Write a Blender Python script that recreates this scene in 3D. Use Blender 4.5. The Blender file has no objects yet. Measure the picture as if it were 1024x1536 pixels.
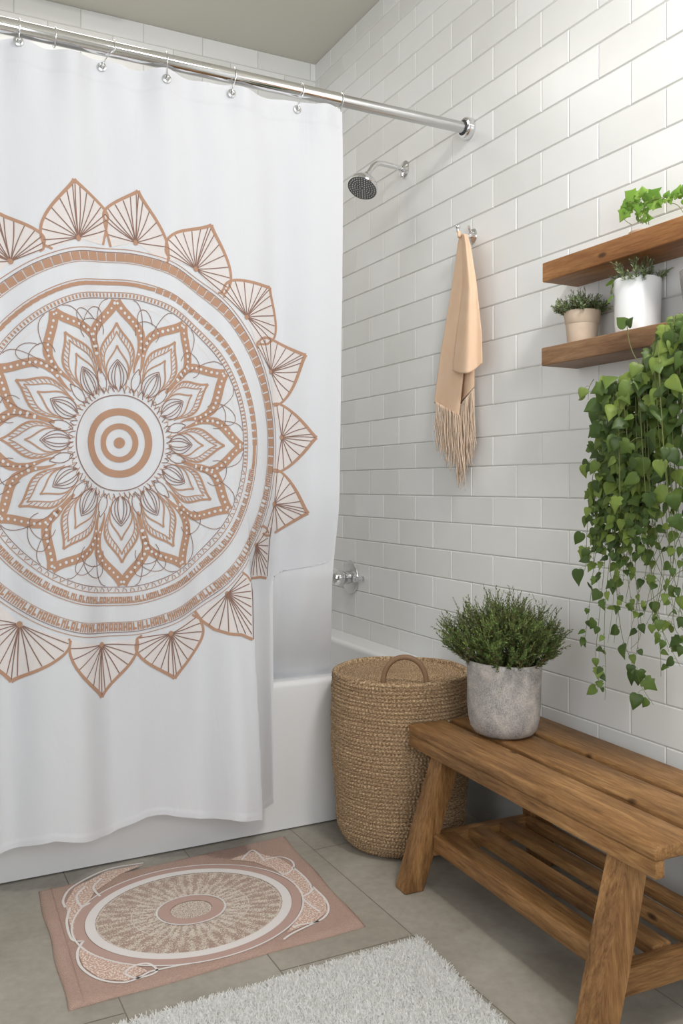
import bpy, bmesh, math, random
import numpy as np
from math import sin, cos, pi, radians, sqrt, atan2, hypot
from mathutils import Vector, Matrix
random.seed(7)
C = bpy.context.scene

# ------------------------------------------------------------------ camera
F = 1322.0                                   # focal length in pixels of a 1024x1536 frame
YAW = radians(26.94)
EYE = 1.16
cam_d = bpy.data.cameras.new('camera'); cam = bpy.data.objects.new('camera', cam_d)
C.collection.objects.link(cam); C.camera = cam
cam.location = (0, 0, EYE); cam.rotation_euler = (pi/2, 0, -YAW)
cam_d.sensor_fit = 'AUTO'; cam_d.sensor_width = 36.0; cam_d.lens = F/1536*36.0
cam_d.shift_y = -39/1536; cam_d.clip_start = 0.02
# ------------------------------------------------------------------ view, world, lights
C.view_settings.view_transform = 'Standard'; C.view_settings.look = 'None'
C.view_settings.gamma = 1.0; C.view_settings.use_curve_mapping = False
C.view_settings.exposure = 0.2
world = bpy.data.worlds.new('world'); C.world = world; world.use_nodes = True
wb = world.node_tree.nodes['Background']; wb.inputs[0].default_value = (0.80, 0.90, 1.0, 1); wb.inputs[1].default_value = 1.0
def area(name, loc, target, sx, sy, power, color, spread=180):
    l = bpy.data.lights.new(name, 'AREA'); l.shape = 'RECTANGLE'; l.size = sx; l.size_y = sy
    l.energy = power; l.color = color; l.spread = radians(spread)
    o = bpy.data.objects.new(name, l); C.collection.objects.link(o); o.location = loc
    o.rotation_euler = (Vector(target)-Vector(loc)).to_track_quat('-Z', 'Y').to_euler()
    return o
area('window_daylight', (-1.56, 0.35, 1.75), (1.2, 1.6, 1.45), 1.7, 1.6, 9, (0.93, 0.97, 1.0))
area('front_fill_light', (0.1, -1.46, 1.8), (1.1, 3.0, 1.5), 1.5, 1.5, 36, (0.96, 0.98, 1.0))  # unseen fill from behind the camera, added to brighten curtain and alcove wall
area('ceiling_lamp_light', (1.22, 0.66, 3.05), (1.5, 1.7, 1.0), 0.42, 0.42, 42, (1.0, 0.985, 0.96))

area('alcove_fill_light', (0.62, 3.28, 3.15), (0.70, 3.26, 0), 0.55, 0.55, 4.6, (1.0, 0.97, 0.9))  # fill lamp invented to lift the dim alcove above the tub

# ------------------------------------------------------------------ pixel helpers (reading the room off the photograph's frame)
SA, CA = sin(YAW), cos(YAW)
def at_y(u, v, Y):
    t = (u-512)/F; zc = Y/(CA-SA*t); return (zc*(SA+CA*t), EYE+(729-v)*zc/F)
def at_x(u, v, X):
    t = (u-512)/F; zc = X/(SA+CA*t); return (zc*(CA-SA*t), EYE+(729-v)*zc/F)
def at_z(u, v, Z):
    zc = F*(EYE-Z)/(v-729); xc = (u-512)/F*zc; return (zc*SA+xc*CA, zc*CA-xc*SA)

# ------------------------------------------------------------------ mesh helpers
COL = C.collection
def mesh_obj(name, verts, faces, mats, parent=None, mi=None, smooth=True, auto=None):
    me = bpy.data.meshes.new(name); me.from_pydata([tuple(v) for v in verts], [], faces); me.update()
    o = bpy.data.objects.new(name, me); COL.objects.link(o)
    if not isinstance(mats, (list, tuple)): mats = [mats]
    for m in mats: me.materials.append(m)
    if mi is not None: me.polygons.foreach_set('material_index', list(mi))
    me.polygons.foreach_set('use_smooth', [smooth]*len(me.polygons))
    if auto is not None: me.set_sharp_from_angle(angle=radians(auto))
    if parent: o.parent = parent
    return o
def from_bm(name, bm, mats, parent=None, smooth=False, auto=None):
    me = bpy.data.meshes.new(name); bm.normal_update(); bm.to_mesh(me); bm.free()
    o = bpy.data.objects.new(name, me); COL.objects.link(o)
    if not isinstance(mats, (list, tuple)): mats = [mats]
    for m in mats: me.materials.append(m)
    me.polygons.foreach_set('use_smooth', [smooth or auto is not None]*len(me.polygons))
    if auto is not None: me.set_sharp_from_angle(angle=radians(auto))
    if parent: o.parent = parent
    return o
def thing(name, label, cat, loc=(0,0,0), rz=0, group=None):
    o = bpy.data.objects.new(name, None); COL.objects.link(o); o.location = loc; o.rotation_euler = (0,0,rz)
    o.empty_display_size = 0.05
    o['label'] = label; o['category'] = cat
    if group: o['group'] = group
    return o
def tag(o, label, cat, group=None):
    o['label'] = label; o['category'] = cat
    if group: o['group'] = group
    return o
def struct(o): o['kind'] = 'structure'; return o
def bm_box(bm, lo, hi, bev=0.0, seg=2, M=None):
    t = bmesh.new()
    bmesh.ops.create_cube(t, size=1)
    for v in t.verts:
        v.co = Vector(((lo[i]+hi[i])/2 + v.co[i]*(hi[i]-lo[i]) for i in range(3)))
    if bev > 0:
        bmesh.ops.bevel(t, geom=list(t.edges), offset=bev, segments=seg, affect='EDGES', profile=0.5)
    if M is not None: t.transform(M)
    me = bpy.data.meshes.new('tmp'); t.to_mesh(me); t.free(); bm.from_mesh(me); bpy.data.meshes.remove(me)
def box(name, lo, hi, mat, parent=None, bev=0.0, seg=2, M=None):
    bm = bmesh.new(); bm_box(bm, lo, hi, bev, seg, M); return from_bm(name, bm, mat, parent, auto=40 if bev else None)
def lathe(profile, n=64, axis=None, center=(0,0,0)):
    """profile list of (r, z) -> verts, faces; axis: Matrix to orient"""
    V = []; Fc = []
    for r, z in profile:
        for k in range(n):
            a = 2*pi*k/n; V.append(Vector((max(r,1e-5)*cos(a), max(r,1e-5)*sin(a), z)))
    for i in range(len(profile)-1):
        for k in range(n):
            k2 = (k+1) % n
            Fc.append((i*n+k, i*n+k2, (i+1)*n+k2, (i+1)*n+k))
    if axis is not None: V = [axis @ v for v in V]
    V = [v+Vector(center) for v in V]
    return V, Fc
def lathe_obj(name, profile, mat, parent=None, n=64, axis=None, center=(0,0,0), auto=35):
    V, Fc = lathe(profile, n, axis, center); return mesh_obj(name, V, Fc, mat, parent, auto=auto)
def tube(path, rad, n=10, cap=True, closed=False):
    """path points -> (verts, faces); rad scalar or list"""
    P = [Vector(p) for p in path]; m = len(P); V = []; Fc = []
    if not hasattr(rad, '__len__'): rad = [rad]*m
    up = Vector((0,0,1)); prev = None
    for i in range(m):
        if closed: t = P[(i+1)%m]-P[(i-1)%m]
        else: t = P[min(i+1,m-1)]-P[max(i-1,0)]
        t.normalize()
        if prev is None:
            a = up if abs(t.dot(up)) < .9 else Vector((1,0,0)); s = t.cross(a).normalized()
        else:
            s = prev-t*prev.dot(t); s.normalize()
        prev = s; b = t.cross(s)
        for k in range(n):
            an = 2*pi*k/n; V.append(P[i]+(s*cos(an)+b*sin(an))*rad[i])
    for i in range(m if closed else m-1):
        j = (i+1) % m
        for k in range(n):
            k2 = (k+1)%n; Fc.append((i*n+k, i*n+k2, j*n+k2, j*n+k))
    if cap and not closed:
        Fc.append(tuple(range(n-1,-1,-1))); Fc.append(tuple((m-1)*n+k for k in range(n)))
    return V, Fc
def join(parts):
    V = []; Fc = []
    for v, f in parts:
        b = len(V); V += list(v); Fc += [tuple(i+b for i in q) for q in f]
    return V, Fc
def smoothstep(a, b, x):
    t = min(1, max(0, (x-a)/(b-a))); return t*t*(3-2*t)

# ------------------------------------------------------------------ materials
def srgb(r, g, b):
    f = lambda c: (c/255/12.92 if c/255 <= .04045 else ((c/255+.055)/1.055)**2.4)
    return (f(r), f(g), f(b), 1)
class NT:
    def __init__(s, name):
        s.m = bpy.data.materials.new(name); s.m.use_nodes = True; s.n = s.m.node_tree.nodes; s.l = s.m.node_tree.links
        s.p = s.n['Principled BSDF']
    def add(s, t, **kw):
        nd = s.n.new(t)
        for k, v in kw.items():
            if k.startswith('i_'):
                k = k[2:]; nd.inputs[int(k) if k.isdigit() else k].default_value = v
            else: setattr(nd, k, v)
        return nd
    def link(s, a, b): s.l.new(a, b)
    def ramp(s, src, stops):
        r = s.n.new('ShaderNodeValToRGB'); e = r.color_ramp.elements
        while len(e) < len(stops): e.new(0.5)
        for i, (p, c) in enumerate(stops): e[i].position = p; e[i].color = c if len(c) == 4 else (*c, 1)
        s.link(src, r.inputs[0]); return r.outputs[0]
    def mix(s, f, a, b, bt='MIX'):
        m = s.n.new('ShaderNodeMix'); m.data_type = 'RGBA'; m.blend_type = bt
        for sock, val in ((m.inputs[0], f), (m.inputs[6], a), (m.inputs[7], b)):
            if hasattr(val, 'is_output'): s.link(val, sock)
            else: sock.default_value = val
        return m.outputs[2]
    def coord(s, kind='Object', scale=(1,1,1), rot=(0,0,0)):
        tc = s.n.new('ShaderNodeTexCoord'); mp = s.n.new('ShaderNodeMapping'); s.link(tc.outputs[kind], mp.inputs[0])
        mp.inputs['Scale'].default_value = scale; mp.inputs['Rotation'].default_value = rot; return mp.outputs[0]
    def noise(s, vec, scale, detail=4, rough=.55, dist=0):
        n = s.add('ShaderNodeTexNoise'); n.inputs['Scale'].default_value = scale; n.inputs['Detail'].default_value = detail
        n.inputs['Roughness'].default_value = rough; n.inputs['Distortion'].default_value = dist
        s.link(vec, n.inputs['Vector']); return n.outputs[0]
    def bump(s, h, strength, dist=.001, prev=None):
        b = s.add('ShaderNodeBump'); b.inputs['Strength'].default_value = strength; b.inputs['Distance'].default_value = dist
        s.link(h, b.inputs['Height'])
        if prev: s.link(prev, b.inputs['Normal'])
        s.link(b.outputs[0], s.p.inputs['Normal']); return b.outputs[0]
    def base(s, c):
        if hasattr(c, 'is_output'): s.link(c, s.p.inputs['Base Color'])
        else: s.p.inputs['Base Color'].default_value = c
    def set(s, **kw):
        for k, v in kw.items(): s.p.inputs[k.replace('_', ' ')].default_value = v
        return s

def mat_simple(name, col, rough=.5, metal=0, **kw):
    t = NT(name); t.base(col); t.set(Roughness=rough, Metallic=metal); t.set(**kw); return t.m

def mat_tile():
    t = NT('white_glazed_tile'); g = t.add('ShaderNodeNewGeometry')
    isl = g.outputs['Random Per Island']
    c = t.ramp(isl, [(0, srgb(232,232,230)), (.5, srgb(238,238,237)), (1, srgb(243,243,243))])
    v = t.coord(); n = t.noise(v, 5, 2)
    c = t.mix(.12, c, t.ramp(n, [(0.3, srgb(214,212,206)), (.7, srgb(240,240,240))]))
    t.base(c); t.set(Roughness=.27); t.p.inputs['Specular IOR Level'].default_value = .45
    n2 = t.noise(v, 9, 1); t.bump(n2, .25, .004); return t.m
M_tile = mat_tile()
M_grout = mat_simple('grey_grout', srgb(200,199,194), .9)
def mat_plaster(name, col):
    t = NT(name); v = t.coord(); n = t.noise(v, 60, 4); t.base(col); t.set(Roughness=.85); t.bump(n, .12, .002); return t.m
M_wall = mat_plaster('white_wall_paint', srgb(222,221,216))
M_ceil = mat_plaster('ceiling_paint', srgb(216,213,202))
M_low = mat_plaster('smooth_white_panel', srgb(214,214,212))
def mat_floor():
    t = NT('grey_stone_tile'); g = t.add('ShaderNodeNewGeometry')
    v = t.coord()
    n = t.noise(v, 3.2, 7, .62, .6); n2 = t.noise(v, 40, 4, .6)
    c = t.ramp(n, [(.28, srgb(134,127,115)), (.5, srgb(156,149,137)), (.72, srgb(176,170,158))])
    c = t.mix(.18, c, t.ramp(n2, [(.3, srgb(120,114,104)), (.7, srgb(190,185,174))]))
    c = t.mix(.12, c, t.ramp(g.outputs['Random Per Island'], [(0, srgb(138,130,116)), (1, srgb(176,172,164))]))
    t.base(c); t.link(t.ramp(n, [(.3, (.42,)*3), (.7, (.58,)*3)]), t.p.inputs['Roughness']); t.bump(n2, .15, .001); return t.m
M_floor = mat_floor()
M_floorgrout = mat_simple('floor_joint', srgb(128,122,111), .9)
M_chrome = mat_simple('polished_chrome', (.80,.80,.81,1), .07, 1)
M_satin = mat_simple('brushed_chrome', (.62,.62,.62,1), .25, 1)
M_dark = mat_simple('dark_rubber', srgb(60,60,62), .6)
M_tub = mat_simple('white_bathtub_acrylic', srgb(232,232,232), .18)
def mat_cloth(name, col, trans=.25, sc=900, bump=.12):
    t = NT(name); v = t.coord()
    w = t.add('ShaderNodeTexWave'); w.inputs['Scale'].default_value = sc/6; t.link(v, w.inputs[0]); w.bands_direction = 'Z'
    n = t.noise(t.coord(scale=(1,1,.35)), 9, 3, .6, 1.5)
    t.base(col); t.set(Roughness=.85); t.p.inputs['Specular IOR Level'].default_value = .15
    b = t.bump(w.outputs[0], bump*.3, .0004); t.bump(n, .35, .006, b)
    tr = t.add('ShaderNodeBsdfTranslucent'); tr.inputs[0].default_value = col
    mx = t.add('ShaderNodeMixShader'); mx.inputs[0].default_value = trans
    out = t.n['Material Output']
    t.link(t.p.outputs[0], mx.inputs[1]); t.link(tr.outputs[0], mx.inputs[2]); t.link(mx.outputs[0], out.inputs[0])
    return t.m
M_cloth = mat_cloth('white_curtain_cloth', srgb(229,230,234), .22)
M_print = mat_cloth('tan_curtain_print', srgb(181,144,121), .08)
M_print2 = mat_cloth('brown_line_print', srgb(142,112,100), .08)
M_blush = mat_cloth('blush_curtain_print', srgb(232,225,223), .18)
M_liner = mat_cloth('white_liner', srgb(238,238,238), .3)
def mat_towel():
    t = NT('peach_linen'); v = t.coord(); n = t.noise(v, 420, 2); n2 = t.noise(v, 14, 3)
    t.base(t.mix(n2, srgb(235,196,163), srgb(244,214,186))); t.set(Roughness=.9); t.bump(n, .3, .001); return t.m
M_towel = mat_towel()
M_fringe = mat_simple('fringe_thread', srgb(232,208,186), .9)
def mat_wood(name, dark, mid, light, scale=1.0, axis='y', spec=.3):
    """grain runs along the object's local axis"""
    t = NT(name)
    tc = t.add('ShaderNodeTexCoord'); oi = t.add('ShaderNodeObjectInfo')
    off = t.add('ShaderNodeVectorMath', operation='SCALE'); off.inputs[3].default_value = 7.3
    cx = t.add('ShaderNodeCombineXYZ'); 
    for i in range(3): t.link(oi.outputs['Random'], cx.inputs[i])
    t.link(cx.outputs[0], off.inputs[0])
    ad = t.add('ShaderNodeVectorMath', operation='ADD'); t.link(tc.outputs['Object'], ad.inputs[0]); t.link(off.outputs[0], ad.inputs[1])
    def mp(s):
        m = t.add('ShaderNodeMapping'); m.inputs['Scale'].default_value = s; t.link(ad.outputs[0], m.inputs[0]); return m.outputs[0]
    k = {'x': (.08,1,1), 'y': (1,.08,1), 'z': (1,1,.08)}[axis]
    a = mp(tuple(q*scale for q in k)); a2 = mp(tuple((q if q == 1 else .25)*scale for q in k))
    n1 = t.noise(a, 52, 7, .62, 1.0); n2 = t.noise(a, 260, 4, .65); n3 = t.noise(a2, 7, 3, .5, .8)
    c = t.ramp(n1, [(.25, dark), (.48, mid), (.75, light)])
    c = t.mix(.30, c, t.ramp(n2, [(.35, dark), (.65, light)]))
    c = t.mix(t.ramp(n3, [(.35, (0,0,0)), (.7, (.55,.55,.55))]), c, dark, 'MULTIPLY')
    # knots
    vo = t.add('ShaderNodeTexVoronoi'); vo.inputs['Scale'].default_value = 7.0
    t.link(mp(tuple((1.6 if q == 1 else .7)*scale for q in k)), vo.inputs['Vector'])
    kn = t.ramp(vo.outputs['Distance'], [(.0, (1,1,1)), (.055, (.8,.8,.8)), (.10, (0,0,0))])
    c = t.mix(kn, c, tuple(q*.28 for q in dark[:3])+(1,))
    t.base(c); t.set(Roughness=.5); t.p.inputs['Specular IOR Level'].default_value = spec
    b = t.bump(n1, .25, .002); t.bump(n2, .2, .001, b); return t.m
WD, WM, WL = srgb(92,60,34), srgb(152,109,65), srgb(198,154,102)
M_wood = mat_wood('honey_pine_wood', WD, WM, WL)
M_wood_z = mat_wood('honey_pine_upright', WD, WM, WL, axis='z')
M_wood_x = mat_wood('honey_pine_cross', WD, WM, WL, axis='x')
M_shelf = mat_wood('oak_shelf_wood', srgb(128,82,42), srgb(178,123,70), srgb(208,156,100))
M_shelf2 = mat_wood('walnut_shelf_wood', srgb(110,78,52), srgb(152,114,80), srgb(184,146,110))
def mat_concrete():
    t = NT('rough_concrete'); v = t.coord(); n = t.noise(v, 14, 6, .65, .4); n2 = t.noise(v, 260, 4, .7); n3 = t.noise(v, 520, 2)
    c = t.ramp(n, [(.34, srgb(126,123,125)), (.5, srgb(166,161,158)), (.64, srgb(204,195,186))])
    c = t.mix(.35, c, t.ramp(n2, [(.38, srgb(124,119,116)), (.62, srgb(222,216,208))]))
    t.base(c); t.set(Roughness=.9); b = t.bump(n2, .5, .002); t.bump(n3, .3, .001, b); return t.m
M_conc = mat_concrete()
def mat_terra():
    t = NT('beige_clay'); v = t.coord(); n = t.noise(v, 30, 5); t.base(t.mix(n, srgb(196,172,148), srgb(222,204,184))); t.set(Roughness=.8); t.bump(n, .2, .002); return t.m
M_clay = mat_terra()
M_white = mat_simple('white_ceramic', srgb(244,244,244), .25)
M_soil = mat_simple('potting_soil', srgb(58,44,34), 1)
def mat_leaf(name, a, b, c, trans=.25, rough=.45):
    t = NT(name); g = t.add('ShaderNodeNewGeometry'); v = t.coord(); n = t.noise(v, 12, 2)
    col = t.ramp(g.outputs['Random Per Island'], [(0, a), (.5, b), (1, c)])
    col = t.mix(.3, col, t.mix(n, a, c)); t.base(col); t.set(Roughness=rough)
    t.p.inputs['Specular IOR Level'].default_value = .35
    tr = t.add('ShaderNodeBsdfTranslucent'); t.link(col, tr.inputs[0]); mx = t.add('ShaderNodeMixShader'); mx.inputs[0].default_value = trans
    t.link(t.p.outputs[0], mx.inputs[1]); t.link(tr.outputs[0], mx.inputs[2]); t.link(mx.outputs[0], t.n['Material Output'].inputs[0]); return t.m
M_ivy = mat_leaf('trailing_leaf', srgb(40,62,34), srgb(76,104,48), srgb(140,160,72))
M_herb = mat_leaf('rosemary_leaf', srgb(52,74,42), srgb(86,112,56), srgb(146,166,92), .15, .6)
M_herb2 = mat_leaf('pale_herb_leaf', srgb(84,108,70), srgb(126,148,98), srgb(190,204,158), .2, .6)
M_sprig = mat_leaf('bright_leaf', srgb(92,134,48), srgb(126,168,64), srgb(160,196,92), .35)
M_stem = mat_simple('green_stem', srgb(112,118,70), .7)
M_twig = mat_simple('brown_twig', srgb(104,82,56), .8)
M_glassy = None
def mat_basket(name):
    t = NT(name); tc = t.add('ShaderNodeTexCoord'); sx = t.add('ShaderNodeSeparateXYZ')
    mp = t.add('ShaderNodeMapping'); mp.inputs['Scale'].default_value = (190, 5.2, 1); t.link(tc.outputs['UV'], mp.inputs[0])
    n = t.noise(mp.outputs[0], 1.0, 3, .7)
    mp2 = t.add('ShaderNodeMapping'); mp2.inputs['Scale'].default_value = (5, 1.2, 1); t.link(tc.outputs['UV'], mp2.inputs[0])
    n2 = t.noise(mp2.outputs[0], 1.6, 4, .7)
    mp3 = t.add('ShaderNodeMapping'); mp3.inputs['Scale'].default_value = (900, 14, 1); t.link(tc.outputs['UV'], mp3.inputs[0])
    n3 = t.noise(mp3.outputs[0], 1.0, 2, .6)
    c = t.ramp(n, [(.38, srgb(78,52,32)), (.47, srgb(128,94,62)), (.54, srgb(186,154,116)), (.64, srgb(222,198,160))])
    c = t.mix(.22, c, t.ramp(n2, [(.38, srgb(124,90,60)), (.6, srgb(200,174,140))]))
    c = t.mix(.15, c, t.ramp(n3, [(.35, srgb(120,88,56)), (.65, srgb(232,210,176))]))
    t.base(c); t.set(Roughness=.85); t.bump(n3, .6, .003); return t.m
M_basket = mat_basket('woven_seagrass')
M_handle = mat_simple('brown_leather_handle', srgb(128,98,72), .6)
def mat_rug():
    t = NT('white_shag_yarn'); v = t.coord(); n = t.noise(v, 90, 3); t.base(t.mix(n, srgb(244,243,240), srgb(252,252,251))); t.set(Roughness=.95)
    tr = t.add('ShaderNodeBsdfTranslucent'); tr.inputs[0].default_value = srgb(250,250,249); mx = t.add('ShaderNodeMixShader'); mx.inputs[0].default_value = .6
    t.link(t.p.outputs[0], mx.inputs[1]); t.link(tr.outputs[0], mx.inputs[2]); t.link(mx.outputs[0], t.n['Material Output'].inputs[0]); return t.m
M_rug = mat_rug()

# ------------------------------------------------------------------ the room
XR, YB, ZC = 1.82, 3.86, 3.2
XL, YF = -1.6, -1.5
TUBY = 2.73
rows = [0.36,.4715,.582,.699,.819,.924,1.026,1.123,1.228,1.328,1.437,1.541,1.656,1.775,1.879,1.997,2.105,2.213,2.336,2.44,2.54,2.655,2.755,2.855,2.95,3.035,3.115,ZC]
def tile_wall(name, u0, u1, phase, pitch, fn, u_lo_low=None):
    """fn(u, z, d) -> world point, d = height above the grout plane"""
    V = []; Fc = []; mi = []; rnd = random.Random(3)
    g = .0012; bv = .0026; h = .0028
    V += [fn(u0,0,0), fn(u1,0,0), fn(u1,ZC,0), fn(u0,ZC,0)]; Fc.append((0,1,2,3)); mi.append(1)
    for r in range(len(rows)-1):
        z0, z1 = rows[r]+g, rows[r+1]-g
        ph = phase + (pitch/2 if r % 2 == 0 else 0)
        k0 = math.floor((u0-ph)/pitch)
        k = k0
        while ph+k*pitch < u1:
            a = max(u0, ph+k*pitch+g); b = min(u1, ph+(k+1)*pitch-g); k += 1
            if b-a < .012: continue
            tx, tz = rnd.uniform(-.0016,.0016), rnd.uniform(-.0022,.0022)
            s = len(V)
            for (uu, zz) in ((a,z0),(b,z0),(b,z1),(a,z1)): V.append(fn(uu, zz, 0))
            um, zm = (a+b)/2, (z0+z1)/2
            for (uu, zz) in ((a+bv,z0+bv),(b-bv,z0+bv),(b-bv,z1-bv),(a+bv,z1-bv)):
                V.append(fn(uu, zz, h+(uu-um)*tx+(zz-zm)*tz))
            Fc.append((s+4,s+5,s+6,s+7)); mi.append(0)
            for i in range(4):
                j = (i+1)%4; Fc.append((s+i, s+j, s+4+j, s+4+i)); mi.append(0)
    return struct(mesh_obj(name, V, Fc, [M_tile, M_grout], mi=mi, smooth=False))
tile_wall('wall_right', -0.6, YB, 2.312, .25, lambda u, z, d: (XR-d, u, z))
tile_wall('wall_back', -.05, XR, 1.658, .27, lambda u, z, d: (u, YB-d, z))
# room beyond the frame
def quad(name, pts, mat): return struct(mesh_obj(name, pts, [(0,1,2,3)], mat, smooth=False))
struct(box('ceiling', (XL-.1, YF-.1, ZC), (XR+.1, YB+.1, ZC+.08), M_ceil))
struct(box('wall_right_low', (XR-.006, -0.6, 0), (XR-.0005, TUBY, .358), M_low, bev=.002))
struct(box('wall_near_right', (XR, YF, 0), (XR+.08, -.6, ZC), M_wall))
bm = bmesh.new()
for lo, hi in (((XL-.1, YF-.08, 0), (-.65, YF, ZC)), ((.85, YF-.08, 0), (XR+.1, YF, ZC)), ((-.65, YF-.08, 0), (.85, YF, 1.05)), ((-.65, YF-.08, 2.55), (.85, YF, ZC))): bm_box(bm, lo, hi)
struct(from_bm('wall_front', bm, M_wall))
bm = bmesh.new()
for lo, hi in (((-.65, YF-.07, 1.05), (-.6, YF-.02, 2.55)), ((.8, YF-.07, 1.05), (.85, YF-.02, 2.55)), ((-.65, YF-.07, 1.05), (.85, YF-.02, 1.1)), ((-.65, YF-.07, 2.5), (.85, YF-.02, 2.55))): bm_box(bm, lo, hi)
struct(from_bm('window_added', bm, M_white))  # unseen window frame, added along with the front fill light
struct(box('wall_partition', (XL, 2.45, 0), (-.05, YB, ZC), M_wall))
# wall left with a window opening
bm = bmesh.new()
wy0, wy1, wz0, wz1 = -.5, 1.25, .9, 2.6
for lo, hi in (((XL-.08, YF, 0), (XL, wy0, ZC)), ((XL-.08, wy1, 0), (XL, 2.45, ZC)), ((XL-.08, wy0, 0), (XL, wy1, wz0)), ((XL-.08, wy0, wz1), (XL, wy1, ZC))):
    bm_box(bm, lo, hi)
struct(from_bm('wall_left', bm, M_wall))
bm = bmesh.new()
for lo, hi in (((XL-.07, wy0, wz0), (XL-.02, wy0+.05, wz1)), ((XL-.07, wy1-.05, wz0), (XL-.02, wy1, wz1)), ((XL-.07, wy0, wz0), (XL-.02, wy1, wz0+.05)), ((XL-.07, wy0, wz1-.05), (XL-.02, wy1, wz1)), ((XL-.06, (wy0+wy1)/2-.02, wz0), (XL-.03, (wy0+wy1)/2+.02, wz1))):
    bm_box(bm, lo, hi)
struct(from_bm('window_1', bm, M_white))
# floor slabs of .37 m courses
V = [(XL,YF,-.001),(XR,YF,-.001),(XR,YB,-.001),(XL,YB,-.001)]; Fc = [(0,1,2,3)]; mi = [1]
x = 1.195-.37*8; r = 0
while x < XR+.1:
    y = 2.545-1.2*4+(.6 if r % 2 else 0)
    while y < TUBY+.3:
        a, b, c_, d = x+.0015, x+.37-.0015, y+.0015, y+1.2-.0015
        a, b = max(a, XL), min(b, XR); c_, d = max(c_, YF), min(d, YB)
        if b > a and d > c_:
            s = len(V); V += [(a,c_,0),(b,c_,0),(b,d,0),(a,d,0)]; Fc.append((s,s+1,s+2,s+3)); mi.append(0)
        y += 1.2
    x += .37; r += 1
fl = struct(mesh_obj('floor', V, Fc, [M_floor, M_floorgrout], mi=mi, smooth=False))

# ------------------------------------------------------------------ bathtub
def bathtub():
    t = thing('bathtub', 'white built-in bathtub with a plain front apron behind the curtain', 'bathtub', (.9, TUBY, 0))
    x0, x1, y0, y1, z = -.048, XR-.004, TUBY, YB-.004, .5
    def rr(inset, zz, rad, n=10):
        pts = []
        xa, xb, ya, yb = x0+inset[0], x1-inset[1], y0+inset[2], y1-inset[3]
        for (cx, cy, a0) in ((xb-rad, yb-rad, 0), (xa+rad, yb-rad, pi/2), (xa+rad, ya+rad, pi), (xb-rad, ya+rad, 1.5*pi)):
            for k in range(n+1):
                a = a0+k*pi/2/n; pts.append((cx+rad*cos(a)-.9, cy+rad*sin(a)-TUBY, zz))
        return pts
    rings = []
    e = .0
    rings.append(rr((0,0,.004,0), 0.004, .004)); rings.append(rr((0,0,.0,0), .44, .004))
    for k in range(7):
        a = k*pi/2/6; q = .02*(1-cos(a)); rings.append(rr((0,0,q,0), z-.02+.02*sin(a), .004))
    for k in range(7):
        a = k*pi/2/6; q = .02*sin(a); rings.append(rr((.10+q,.10+q,.055+q,.055+q), z-.02*(1-cos(a)), .16))
    for k in range(8):
        f = k/7; rings.append(rr((.12+.07*f,.12+.07*f,.075+.06*f,.075+.06*f), z-.03-.33*f, .16))
    rings.append(rr((.23,.23,.19,.19), z-.40, .14)); rings.append(rr((.5,.5,.4,.4), z-.405, .05))
    n = len(rings[0]); V = []; Fc = []
    for q in rings: V += q
    for i in range(len(rings)-1):
        for k in range(n): k2 = (k+1)%n; Fc.append((i*n+k, i*n+k2, (i+1)*n+k2, (i+1)*n+k))
    Fc.append(tuple((len(rings)-1)*n+k for k in range(n)))
    mesh_obj('tub_shell', V, Fc, M_tub, t, auto=50)
bathtub()

# ------------------------------------------------------------------ shower rod
RODY, RODZ = 2.575, 2.423
def xrod(u): return at_y(u, 100, RODY)[0]
t = thing('shower_curtain_rod', 'long chrome tension rod carrying the printed shower curtain', 'curtain rod', (XR, RODY, RODZ))
ax = Matrix.Rotation(-pi/2, 3, 'Y')
def lx(name, prof, mat, par, base): # lathe along -x from wall
    return lathe_obj(name, prof, mat, par, 48, ax, base)
XJ = xrod(512)-XR
V1, F1 = tube([(-1.865, 0, 0), (XJ-.002, 0, 0)], .0225, 40); mesh_obj('outer_tube', V1, F1, M_chrome, t, auto=35)
V1, F1 = tube([(XJ-.002, 0, 0), (-.008, 0, 0)], .0195, 40); mesh_obj('inner_tube', V1, F1, M_satin, t, auto=35)
lx('wall_flange', [(0,0),(.030,0),(.037,.003),(.038,.018),(.034,.026),(.0265,.028),(.0262,.02)], M_chrome, t, (-.003, 0, 0))
lx('rubber_seal', [(.0265,.018),(.0263,.030),(.0195,.031)], M_dark, t, (-.003, 0, 0))

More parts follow.
